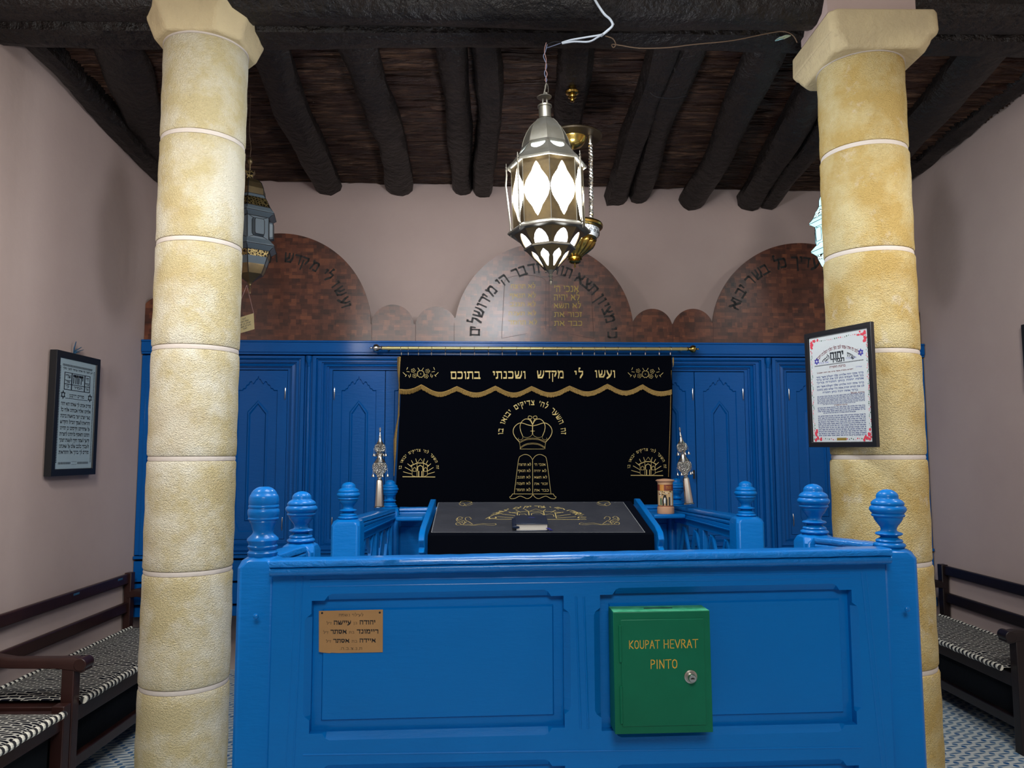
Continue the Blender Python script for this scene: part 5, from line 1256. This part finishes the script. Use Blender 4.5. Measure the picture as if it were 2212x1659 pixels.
# ================================================================ LANTERNS
def ngon_pts(r, n, z, a0): return [Vector((r * math.cos(a0 + 2 * math.pi * k / n), r * math.sin(a0 + 2 * math.pi * k / n), z)) for k in range(n)]
def facets(mb, n, a0, r0, z0, r1, z1, hole=None, off=0.0, m=None):
    """n flat facets between two rings, each with an optional cut-out (unit coordinates)"""
    A = ngon_pts(r0, n, z0, a0); B = ngon_pts(r1, n, z1, a0)
    for k in range(n):
        p, q, r_, s_ = A[k], A[(k + 1) % n], B[(k + 1) % n], B[k]; nn_ = (q - p).cross(s_ - p).normalized()
        fn = lambda s, t, w, p=p, q=q, r_=r_, s_=s_, nn_=nn_: p.lerp(q, s).lerp(s_.lerp(r_, s), t) + nn_ * (w + off)
        sq = [(0, 0), (1, 0), (1, 1), (0, 1)]
        if hole:
            mb.loops(sq, [h[::-1] for h in hole], 0, m, fn)
            for h in hole: mb.bridge(h, 0, h, -.006, m, fn)
        else: mb.add([(0, 0, 0), (1, 0, 0), (1, 1, 0), (0, 1, 0)], [(0, 1, 2, 3)], m, fn)
k_ = .00217; LY = 3.48
def zl(y): return atY(1180, y, LY).z
base = atY(1176.5, 228, LY)
root = thing('hanging_lantern', 'big lit octagonal brass and white glass lantern hanging in the middle', 'lantern', (base.x, LY, base.z)); root.rotation_euler = (0, R(-1.6), 0)
Z = lambda y: zl(y) - base.z
H8 = R(-90)
mb = MB(); mb.lathe([(13.5 * k_, Z(256)), (13.5 * k_, Z(233)), (15.5 * k_, Z(232)), (15.5 * k_, Z(228.5)), (12 * k_, Z(228))], 24); build('neck_tube', mb, M['pewter'], root, world=False)
mb = MB(); mb.lathe([(53 * k_, Z(321)), (51.5 * k_, Z(312)), (47.5 * k_, Z(299)), (41.5 * k_, Z(286)), (33 * k_, Z(273)), (23 * k_, Z(263)), (14 * k_, Z(257)), (12 * k_, Z(256))], 8, a0=H8); build('dome', mb, M['pewter'], root, world=False, smooth=12)
mb = MB(); mb.lathe([(53 * k_, Z(323)), (56 * k_, Z(320)), (53 * k_, Z(317))], 8, a0=H8)
for p, q in zip(ngon_pts(53 * k_, 8, Z(320), H8), ngon_pts(23.2 * k_, 8, Z(264), H8)):
    a_ = math.atan2(p.y, p.x); pts = [Vector((r * k_ * math.cos(a_), r * k_ * math.sin(a_), Z(y))) for r, y in ((53.2, 321), (51.6, 312), (47.6, 299), (41.6, 286), (33, 273), (23, 263))]; mb.tube(pts, .0016, 6)
build('dome_rib', mb, M['pewter'], root, world=False, smooth=12)
half = [(.12, .95), (.88, .95), (.86, .7), (.76, .45), (.62, .3), (.5, .25), (.38, .3), (.24, .45), (.14, .7)]
mb = MB(); facets(mb, 8, H8, 72 * k_, Z(346), 54 * k_, Z(322), [half[::-1]]); build('skirt', mb, M['pewter'], root, world=False, smooth=12)
mb = MB(); mb.lathe([(69 * k_, Z(345)), (52 * k_, Z(323))], 8, a0=H8); build('skirt_glass', mb, M['glow_low'], root, world=False, smooth=12)
mb = MB(); mb.lathe([(71 * k_, Z(345)), (73 * k_, Z(347)), (86 * k_, Z(360)), (87.5 * k_, Z(364)), (85 * k_, Z(365.5)), (74 * k_, Z(358)), (70 * k_, Z(350))], 8, a0=H8); build('roof_flange', mb, M['pewter'], root, world=False, smooth=12)
og = [(.5, .07), (.55, .10), (.62, .155), (.68, .22), (.78, .28), (.90, .36), (.965, .45), (.975, .5), (.965, .55), (.90, .64), (.78, .72), (.68, .78), (.62, .845), (.55, .90), (.5, .93)]
og = og + [(1 - x, y) for x, y in og[-2:0:-1]]
mb = MB(); facets(mb, 8, H8, 77 * k_, Z(494), 77 * k_, Z(362), [og]); build('body_plate', mb, M['old_brass'], root, world=False, smooth=12)
for p, q in zip(ngon_pts(77.6 * k_, 8, Z(494), H8), ngon_pts(77.6 * k_, 8, Z(362), H8)):
    mb = MB(); mb.tube([p, q], .0022, 6); build('corner_bead', mb, M['pewter'], root, world=False)
mb = MB(); mb.lathe([(73.5 * k_, Z(491)), (73.5 * k_, Z(365))], 8, a0=H8, cap=False); build('body_glass', mb, M['glow'], root, world=False, smooth=12)
mb = MB(); mb.lathe([(76 * k_, Z(493)), (88 * k_, Z(500)), (90 * k_, Z(503)), (89 * k_, Z(505.5)), (76 * k_, Z(507))], 8, a0=H8); build('lower_flange', mb, M['pewter'], root, world=False, smooth=12)
pet = [(.13, .05), (.87, .05), (.83, .30), (.73, .58), (.61, .78), (.5, .86), (.39, .78), (.27, .58), (.17, .30)]
mb = MB(); facets(mb, 8, H8, 54 * k_, Z(537), 76 * k_, Z(506), [pet]); build('upper_bowl', mb, M['old_brass'], root, world=False, smooth=12)
mb = MB(); mb.lathe([(51.5 * k_, Z(537)), (73 * k_, Z(507))], 8, a0=H8, cap=False); build('upper_bowl_glass', mb, M['glow_bowl'], root, world=False, smooth=12)
mb = MB(); mb.lathe([(52 * k_, Z(541)), (55.5 * k_, Z(540)), (56 * k_, Z(537)), (53.5 * k_, Z(535))], 8, a0=H8); build('bowl_ring', mb, M['pewter'], root, world=False, smooth=12)
pet2 = [(.36, .2), (.5, .14), (.64, .2), (.76, .46), (.84, .60), (.76, .72), (.62, .80), (.5, .88), (.38, .80), (.24, .72), (.16, .60), (.24, .46)]
mb = MB(); facets(mb, 8, H8, 12 * k_, Z(585), 52 * k_, Z(541), [pet2]); build('lower_bowl', mb, M['old_brass'], root, world=False, smooth=12)
mb = MB(); mb.lathe([(10 * k_, Z(583)), (49.5 * k_, Z(541))], 8, a0=H8, cap=False); build('lower_bowl_glass', mb, M['glow_bowl'], root, world=False, smooth=12)
mb = MB(); mb.lathe([(12 * k_, Z(583)), (5 * k_, Z(589)), (3 * k_, Z(594)), (5.5 * k_, Z(596)), (3 * k_, Z(599)), (2 * k_, Z(603)), (4.5 * k_, Z(605)), (2 * k_, Z(607)), (2.5 * k_, Z(612)), (1 * k_, Z(616))], 14); build('drop_finial', mb, M['pewter'], root, world=False)
for a_, b_ in ((-135, 0), (-45, 0), (180, .012)):
    c, s = math.cos(R(a_)), math.sin(R(a_)); r = (88 if a_ == 180 else 92) * k_; mb = MB()
    zt_, zb_ = Z(352), Z(513)
    pr = [(.0012, 0), (.002, .012), (.005, .018), (.002, .024), (.006, .032), (.0035, .04), (.0045, .06)]
    pts = [Vector((r * c, r * s, zt_ - d)) for r_, d in pr] + [Vector((r * c - b_ * .4, r * s, (zt_ * .7 + zb_ * .3)))] + [Vector((r * c + b_, r * s, zb_ + d)) for r_, d in pr[::-1]]
    mb.tube(pts, [p[0] for p in pr] + [.0042] + [p[0] for p in pr[::-1]], 10); build('side_rod', mb, M['pewter'], root, world=False)
mb = MB(); mb.lathe([(.012, 0.0), (.034, .004), (.036, .007), (.03, .008), (.010, .006)], 12, (.0, 0, Z(213))); mb.tube([(-.010, 0, Z(229)), (-.006, 0, Z(212)), (.012, 0, Z(180))], .0035, 8); mb.tube([(.012, 0, Z(229)), (.010, 0, Z(200))], .0045, 8)
mb.tube([(.012 + .014 * math.cos(t) * .6, .0, Z(192) + .026 * math.sin(t)) for t in [k * math.pi / 8 for k in range(16)]], .0013, 6, closed=True)
build('hanger', mb, M['pewter'], root, world=False)
# light given off by the lamp inside
for o in root.children:
    pass

def side_lantern(x, y0, Y, s, lit, label):
    """hexagonal lantern with bevelled panes; y0 = pixel height of its top ball"""
    k = s * .00275; top = atY(x, y0, Y)
    root = thing('hanging_lantern', label, 'lantern', top, R(0)); root.rotation_euler = (0, R(-1.5), R(12))
    zz = lambda y: -(y - 345) * k * 1.03
    gl = M['glow_cyan'] if lit else M['glass_grey']; fl = M['filigree_lit'] if lit else M['filigree']; br = M['lead'] if lit else M['old_brass']; pg = M['glow_cyan'] if lit else M['old_brass']
    A0 = R(-90)
    def L(name, pr, m, n=6): mb = MB(); mb.lathe([(r * k, zz(y)) for r, y in pr], n, a0=A0); return build(name, mb, m, root, world=False, smooth=14 if n < 12 else 40)
    L('top_ball', [(1.5, 375), (1.5, 356), (4, 353), (6, 349), (5.5, 345), (3, 341), (1, 340)], br, 16)
    mb = MB(); mb.lathe([(8 * k, zz(386)), (9 * k, zz(378)), (14 * k, zz(371)), (12 * k, zz(371)), (7 * k, zz(380))], 4, a0=R(45)); build('crown', mb, fl if not lit else M['lead'], root, world=False, smooth=12)
    L('dome', [(34, 424), (33, 410), (28, 398), (20, 390), (9, 386)], pg)
    L('upper_pane', [(38, 431), (34, 424)], gl); L('upper_band', [(49, 452), (42, 436), (38, 431)], fl)
    L('upper_flange', [(46, 472), (58, 465), (58, 462), (49, 452)], gl)
    L('body', [(45, 518), (45, 471)], gl)
    L('lower_flange', [(47, 540), (58, 532), (58, 529), (46, 517)], gl)
    L('lower_band', [(42, 552), (46, 539)], fl); L('lower_pane', [(36, 566), (42, 551)], gl); L('bowl', [(2, 604), (6, 599), (14, 593), (28, 584), (34, 572), (36, 565)], fl if lit else M['old_brass'])
    L('drop_finial', [(1, 622), (1, 614), (2.5, 611), (1, 608), (3, 604), (2, 600)], br, 12)
    mb = MB()
    for a in [A0 + R(60) * i for i in range(6)]:
        c, s_ = math.cos(a), math.sin(a)
        for seq in ([(34, 424), (38, 431), (49, 452), (58, 464), (46, 472), (45, 518), (58, 531), (47, 540), (36, 566), (28, 584)], [(9, 386), (20, 390), (28, 398), (33, 410), (34, 424)]):
            mb.tube([(r * k * 1.005 * c, r * k * 1.005 * s_, zz(y)) for r, y in seq], .0022, 6)
    for r, y in ((58.3, 464), (46, 472), (45.5, 518), (58.3, 531), (49.3, 452), (34.3, 424), (46.5, 540)):
        mb.tube([tuple(p) for p in ngon_pts(r * k, 6, zz(y), A0)], .002, 6, closed=True)
    build('leading', mb, M['lead'], root, world=False)
    for i in range(6):
        A = A0 + R(60) * i; p = Vector((45 * k * math.cos(A), 45 * k * math.sin(A), 0)); q = Vector((45 * k * math.cos(A + R(60)), 45 * k * math.sin(A + R(60)), 0)); n_ = ((p + q) / 2).normalized(); d = (q - p)
        def W_(s, t, w, p=p, d=d, n_=n_): return p + d * s + n_ * w + Vector((0, 0, zz(518) + (zz(471) - zz(518)) * t))
        win = [(.28, .12), (.72, .12), (.78, .2), (.78, .8), (.72, .88), (.28, .88), (.22, .8), (.22, .2)]; win2 = [(.5 + (x - .5) * .8, .5 + (y - .5) * .88) for x, y in win]
        mb = MB(); mb.bridge(win, 0, win2, .022 * s, None, W_); mb.loops(win2, [], .022 * s, None, W_); wp = build('window_pane', mb, gl, root, world=False, smooth=12)
        mb = MB(); mb.tube([W_(*v, .022 * s) for v in win2], .0018, 5, closed=True); mb.tube([W_(*v, .001) for v in win], .0018, 5, closed=True)
        for v in ((.28, .12), (.72, .12), (.28, .88), (.72, .88)): mb.tube([W_(v[0], v[1], .001), W_(0 if v[0] < .5 else 1, 0 if v[1] < .5 else 1, .001)], .0016, 5)
        build('pane_leading', mb, M['lead'], wp, world=False)
    mb = MB(); mb.tube([(0, 0, zz(342)), (.006, 0, zz(320)), (-.004, 0, zz(290)), (.003, 0, max(zz(230), 3.6 - top.z))], .0018, 6)
    build('hanging_wire', mb, M['wire_brown'], root, world=False)
    return root, zz, top
lr, zz, tp_ = side_lantern(540, 345, 4.30, 1.0, False, 'unlit hexagonal grey glass and brass lantern half behind the left column')
side_lantern(1797, 372, 4.55, .93, True, 'lit pale blue hexagonal lantern half behind the right column')
# card on strings under the left lantern
tip = atY(533, 616, 4.30)
root = thing('hanging_card', 'small straw coloured inscribed card hanging on strings under the unlit lantern', 'card', atY(528, 700, 4.28))
cq = [atY(504, 690, 4.27), atY(548, 676.5, 4.33), atY(549.5, 711, 4.33), atY(505, 724, 4.27)]
cn = (cq[1] - cq[0]).cross(cq[3] - cq[0]).normalized() * .0015
mb = MB(); mb.add([tuple(p + cn * s) for s in (-1, 1) for p in cq], [(0, 1, 2, 3), (7, 6, 5, 4), (0, 4, 5, 1), (1, 5, 6, 2), (2, 6, 7, 3), (3, 7, 4, 0)]); build('card', mb, M['card'], root)
CDu = (cq[1] - cq[0]); CDv = (cq[0] - cq[3])
for i, (s, x0, x1, y) in enumerate((('לזכר', .42, .6, .78), ('נשמת המנוח', .3, .75, .62), ('יצחק בן שרה', .2, .85, .46), ('נלב״ע תשכ', .3, .85, .30), ('תנצבה', .45, .65, .15))):
    mb = MB(); text(mb, s, x0, x1, y, y + .085, 0, lambda a, b, c: cq[3] + CDu * a + CDv * b - cn * 1.4 * (1 if cn.y > 0 else -1), (.14, .2)); build('inscription', mb, M['ink'], root, smooth=0)
for q_ in (cq[0] - CDv * .02, cq[1] - CDv * .02):
    mb = MB(); mb.tube([tip, q_], .0012, 6); build('string', mb, M['wire_red'], root)

# ---------------------------------------------------------------- eternal lamp behind the big lantern
EY = 4.02; ka = .00252
def ez(y): return atY(1240, y, EY).z
eb = atY(1239, 298, EY)
root = thing('eternal_lamp', 'polished brass hanging oil lamp on twisted chains behind the big lit lantern', 'hanging lamp', eb); EZ = lambda y: ez(y) - eb.z
mb = MB(); mb.lathe([(60 * ka, EZ(299)), (62 * ka, EZ(296.5)), (60 * ka, EZ(294)), (10 * ka, EZ(290)), (3 * ka, EZ(286))], 40); build('canopy', mb, mat('darkened_brass', '#3b3122', .45, metal=.7), root, world=False)
mb = MB(); mb.lathe([(4 * ka, EZ(322)), (18 * ka, EZ(316)), (25 * ka, EZ(308)), (27 * ka, EZ(301)), (29 * ka, EZ(299)), (10 * ka, EZ(298))], 28); build('canopy_bowl', mb, M['brass'], root, world=False)
for a_ in (-25, 95, 215):
    c, s = math.cos(R(a_)), math.sin(R(a_)); r = 38 * ka; mb = MB(); n = 40
    z0_, z1_ = EZ(300), EZ(489)
    mb.tube([(r * c, r * s, z0_), (r * c, r * s, z0_ - .045)], .010, 10)
    for ph in (0, math.pi):
        mb.tube([(r * c + .0065 * math.cos(i * .9 + ph), r * s + .0065 * math.sin(i * .9 + ph), z0_ - .04 + (z1_ - z0_ + .04) * i / 90) for i in range(91)], .0068, 6)
    build('twisted_chain', mb, M['silver'], root, world=False)
mb = MB(); mb.lathe([(50 * ka, EZ(498)), (60 * ka, EZ(494)), (61 * ka, EZ(490)), (59 * ka, EZ(486)), (44 * ka, EZ(484)), (40 * ka, EZ(488))], 40); build('cup_rim', mb, M['brass'], root, world=False)
mb = MB(); mb.lathe([(46 * ka, EZ(517)), (51 * ka, EZ(508)), (53 * ka, EZ(498))], 40); band = build('white_band', mb, mat('white_enamel', '#cfd6da', .35), root, world=False)
mb = MB(); wf = lambda x, y, o_: ((50.6 * ka + .003 + (.0) + y * .10) * math.cos(x), (50.6 * ka + .003 + y * .10) * math.sin(x), EZ(514) + y)
text(mb, 'נר תמיד לזכר נשמת בן פורת', -1.75, .9, .028, .043, 0, wf, (.12, .16))
for k in range(11):
    c_ = -1.7 + k * .24
    mb.tube([wf(c_ + .085 * math.cos(t) * (1 - t / 9), .0145 + .0105 * math.sin(t) * (1 - t / 9), 0) for t in [j * .5 for j in range(14)]], .0016, 5)
build('black_scrollwork', mb, M['ink'], band, world=False, smooth=0)
mb = MB(); mb.lathe([(44 * ka, EZ(523)), (47 * ka, EZ(521)), (46 * ka, EZ(518.5)), (48 * ka, EZ(517)), (45 * ka, EZ(515))], 36); build('gold_ring', mb, M['brass'], root, world=False)
mb = MB(); n = 72; pr = [(15, 556), (18, 552), (27, 546), (37, 537), (42, 529), (43, 524), (40, 521)]; vs = []
for r, y in pr:
    for k in range(n): a = 2 * math.pi * k / n; q = r * ka * (1 + .07 * math.sin(a * 18 + (y - 520) * .07)); vs.append((q * math.cos(a), q * math.sin(a), EZ(y)))
mb.add(vs, [(i * n + k, i * n + (k + 1) % n, (i + 1) * n + (k + 1) % n, (i + 1) * n + k) for i in range(len(pr) - 1) for k in range(n)] + [tuple(range(n)), tuple((len(pr) - 1) * n + k for k in range(n))])
build('gadrooned_bowl', mb, M['brass'], root, world=False, smooth=60)
mb = MB(); mb.lathe([(1, 0)], 3) if False else mb.lathe([(1 * ka, EZ(579)), (2.5 * ka, EZ(576)), (1 * ka, EZ(573)), (3 * ka, EZ(570)), (9 * ka, EZ(569)), (13 * ka, EZ(566)), (10 * ka, EZ(563)), (16 * ka, EZ(561)), (15 * ka, EZ(557)), (12 * ka, EZ(556)), (17 * ka, EZ(553)), (14 * ka, EZ(551))], 28); build('bottom_knob', mb, M['brass'], root, world=False)
mb = MB(); mb.tube([(0, 0, EZ(287)), (0, 0, EZ(222))], .0015, 6); build('suspension_wire', mb, M['lead'], root, world=False)
hk = atY(1236, 200, EY)
root = thing('ceiling_hook', 'small round polished brass hook fixed under a dark joist above the lit lantern', 'hook', hk)
mb = MB(); mb.lathe([(.004, -.052), (.012, -.05), (.014, -.042), (.010, -.036), (.022, -.030), (.024, -.022), (.018, -.016), (.034, -.008), (.038, .002), (.034, .010), (.02, .014), (.018, .05)], 28); build('rosette', mb, M['brass'], root, world=False)
mb = MB(); mb.tube([(.03 * math.cos(t), 0, -.052 + .016 * math.sin(t)) for t in [math.pi + k * math.pi / 10 for k in range(11)]], .0022, 6); mb.tube([(0, 0, -.05), (0, 0, -.075)], .002, 6); build('hook_ring', mb, M['lead'], root, world=False)

# ---------------------------------------------------------------- wires on the cross beam
def wire(name, lab, strands):
    root = thing(name, lab, 'wire', atY(*strands[0][0][0], 3.26), 0)
    for pts, r, m_, Y in strands:
        Ys = Y if isinstance(Y, list) else [Y] * len(pts)
        sp = smooth_path([(*p,) for p in pts], 5); n = len(sp) - 1; w3 = []
        for i, p in enumerate(sp):
            t = i / n * (len(Ys) - 1); j = min(int(t), len(Ys) - 2); yv = Ys[j] + (Ys[j + 1] - Ys[j]) * (t - j); w3.append(atY(p[0], p[1], yv))
        mb = MB(); mb.tube(w3, r, 8); build('cable', mb, M[m_], root)
wire('electric_cable', 'white electric cables sagging from the cross beam to the big lit lantern', [
    ([(1278, -14), (1290, 8), (1305, 30), (1318, 42), (1323, 55), (1310, 68), (1298, 78)], .0055, 'wire_white', [3.24, 3.25, 3.27, 3.3]),
    ([(1325, 52), (1318, 62), (1302, 74), (1270, 80), (1235, 86), (1214, 92)], .0042, 'wire_white', [3.27, 3.34, 3.40]),
    ([(1304, 72), (1292, 80), (1272, 90), (1240, 90), (1215, 94)], .0042, 'wire_white', [3.27, 3.34, 3.40]),
    ([(1214, 92), (1200, 90), (1184, 95)], .0035, 'lead', [3.40, 3.44]),
    ([(1180, 92), (1176, 110), (1180, 130), (1178, 148), (1182, 160), (1178, 172), (1180, 178)], .0019, 'wire_red', [3.45, 3.48]),
    ([(1182, 96), (1178, 112), (1174, 122), (1181, 142), (1176, 158), (1181, 172), (1179, 178)], .0019, 'wire_blue', [3.45, 3.48]),
    ([(1215, 92), (1192, 100), (1180, 104)], .002, 'wire_blue', [3.40, 3.46])])
wire('loose_string', 'thin brown wire running along the cross beam to the right column capital', [
    ([(1308, 78), (1324, 84), (1330, 96), (1325, 103), (1322, 96), (1340, 98), (1380, 104), (1440, 103), (1500, 96), (1580, 88), (1650, 74), (1690, 68), (1712, 76), (1722, 92)], .0024, 'wire_brown', [3.30, 3.36, 3.38, 3.38, 3.36])])
_t = S.objects['loose_string']; mb = MB(); mb.tube([atY(1674, 88, 3.37), atY(1682, 84, 3.365), atY(1696, 80, 3.365), atY(1708, 77, 3.37)], [.006, .014, .016, .004], 8, flat=.35); build('shiny_tape', mb, mat('foil_tape', '#a9c6cc', .15, metal=.9), _t)
wire('loose_string', 'short dark wire looped under the joists right of the lit lantern', [([(1404, 200), (1415, 208), (1435, 212), (1460, 212), (1482, 207)], .0016, 'lead', 3.95)])

# ================================================================ BENCHES
def bench(Xw, s, Y0, Y1, d, label, wood, arm_at=None, shelf=True, cush_lab='', long_label=None, pads=()):
    """wall bench; Xw wall x, s direction into the room, d depth"""
    B = lambda x0, x1, y0, y1, z0, z1: MB().box(*sorted((Xw + s * x0, Xw + s * x1)), y0, y1, z0, z1)
    root = thing('wooden_bench', label, 'bench', (Xw + s * d / 2, (Y0 + Y1) / 2, 0), 0, 'wall benches')
    bl = .004; t = .055
    for y in ((Y0, Y0 + t) if True else ()):
        pass
    for ya in (Y0, Y1 - t):
        b = B(d - t, d, ya, ya + t, 0, .56 if arm_at is not None else .42); build('leg', b, wood, root, bevel=bl)
        b = B(.012, .012 + t * .8, ya, ya + t, 0, .74); build('back_post', b, wood, root, bevel=bl)
    b = B(.015, .042, Y0, Y1, .672, .735); build('top_rail', b, wood, root, bevel=.006)
    b = B(.015, .042, Y0 + .03, Y1 - .03, .490, .556); build('back_rail', b, wood, root, bevel=.006)
    b = B(d - .045, d - .012, Y0 + .04, Y1 - .04, .315, .385); build('front_apron', b, wood, root, bevel=bl)
    b = B(.03, d - .03, Y0 + .02, Y1 - .02, .372, .392); build('seat_board', b, wood, root, bevel=bl)
    b = B(d - .045, d - .012, Y0 + .04, Y1 - .04, .115, .165); build('stretcher', b, wood, root, bevel=bl)
    if shelf: b = B(.10, d - .05, Y0 + .05, Y1 - .05, .10, .34); build('shade_block', b, M['under_bench_shade'], root, bevel=.03)  # dark block put in for the shadow below the seat
    for y in (Y0, Y1 - t):
        if arm_at is None: continue
        mb = MB(); pr = []
        xs_ = [(0.03, .625, .045), (.10, .640, .052), (.18, .622, .05), (.28, .605, .042), (d - .08, .605, .045), (d - .01, .608, .055), (d + .03, .600, .058), (d + .048, .585, .035)]
        vs = []
        for x, z, h in xs_:
            for yy_, zz_ in ((y - .002, z - h), (y - .002, z - .012), (y + .004, z), (y + t - .004, z), (y + t + .008, z - .012), (y + t + .008, z - h)): vs.append((Xw + s * x, yy_, zz_))
        n = 6; mb.add(vs, [(i * n + k, i * n + (k + 1) % n, (i + 1) * n + (k + 1) % n, (i + 1) * n + k) for i in range(len(xs_) - 1) for k in range(n)] + [tuple(range(n)), tuple((len(xs_) - 1) * n + k for k in range(n))])
        mb.tube([(Xw + s * (d + .026), y - .006, .578), (Xw + s * (d + .026), y + t + .010, .578)], .028, 20)
        build('armrest', mb, wood, root, smooth=40, bevel=.003)
    for y in (pads or ()):
        mb = MB(); mb.box(*sorted((Xw + s * .0425, Xw + s * .0435)), y - .03, y + .03, .712, .724); build('name_tag', mb, M['ribbon2'], root)
    return root
def cushion(Xw, s, Y0, Y1, x0, x1, label, z=.392, rot=0):
    root = thing('seat_cushion', label, 'cushion', (Xw + s * (x0 + x1) / 2, (Y0 + Y1) / 2, z), rot, 'woven bench cushions')
    hx, hy = (x1 - x0) / 2, (Y1 - Y0) / 2; mb = MB(); nx, ny = 14, 60; vs = []
    for top in (1, 0):
        for j in range(ny + 1):
            for i in range(nx + 1):
                u, v = -1 + 2 * i / nx, -1 + 2 * j / ny; e = (1 - abs(u) ** 6) * (1 - abs(v) ** 14)
                vs.append((u * hx, v * hy, .016 + (.020 * e + .0035 * math.sin(v * 21 + u * 3) * math.cos(u * 5) * e if top else -.014 * e)))
    N = (nx + 1) * (ny + 1)
    f = [(j * (nx + 1) + i, j * (nx + 1) + i + 1, (j + 1) * (nx + 1) + i + 1, (j + 1) * (nx + 1) + i) for j in range(ny) for i in range(nx)]
    mb.add(vs, f + [tuple(N + q for q in reversed(g)) for g in f]); build('cover', mb, M['woven'], root, world=False, smooth=60)
    mb = MB(); P_ = []
    for i in range(81): P_.append((s * hx, -hy + 2 * hy * i / 80, .016 + .002 * math.sin(i * .7)))
    mb.tube(P_, .0155, 10); build('corded_edge', mb, M['cord'], root, world=False)
    mb = MB(); mb.tube([(-s * hx, p[1], p[2]) for p in P_], .013, 8); build('corded_edge', mb, M['cord'], root, world=False)
    return root
dL = .56
bench(XL, 1, 3.50, 5.12, dL, 'reddish wooden wall bench at left, between the armrest post and the blue cupboard', M['wood'], arm_at=1, pads=(4.45, 4.95))
bench(XL, 1, 1.75, 3.49, dL, 'reddish wooden wall bench in the bottom left corner, nearest the viewer', M['wood'])
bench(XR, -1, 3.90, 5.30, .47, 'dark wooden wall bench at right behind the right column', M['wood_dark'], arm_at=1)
cushion(XL, 1, 3.46 + .10, 5.0, .10, .575, 'long black and white woven cushion on the left bench behind the armrest')
cushion(XL, 1, 1.9, 3.37, .14, .595, 'black and white woven cushion in the bottom left corner, before the armrest', z=.394)
cushion(XR, -1, 3.97, 5.22, .10, .51, 'black and white woven cushion on the dark bench at right')
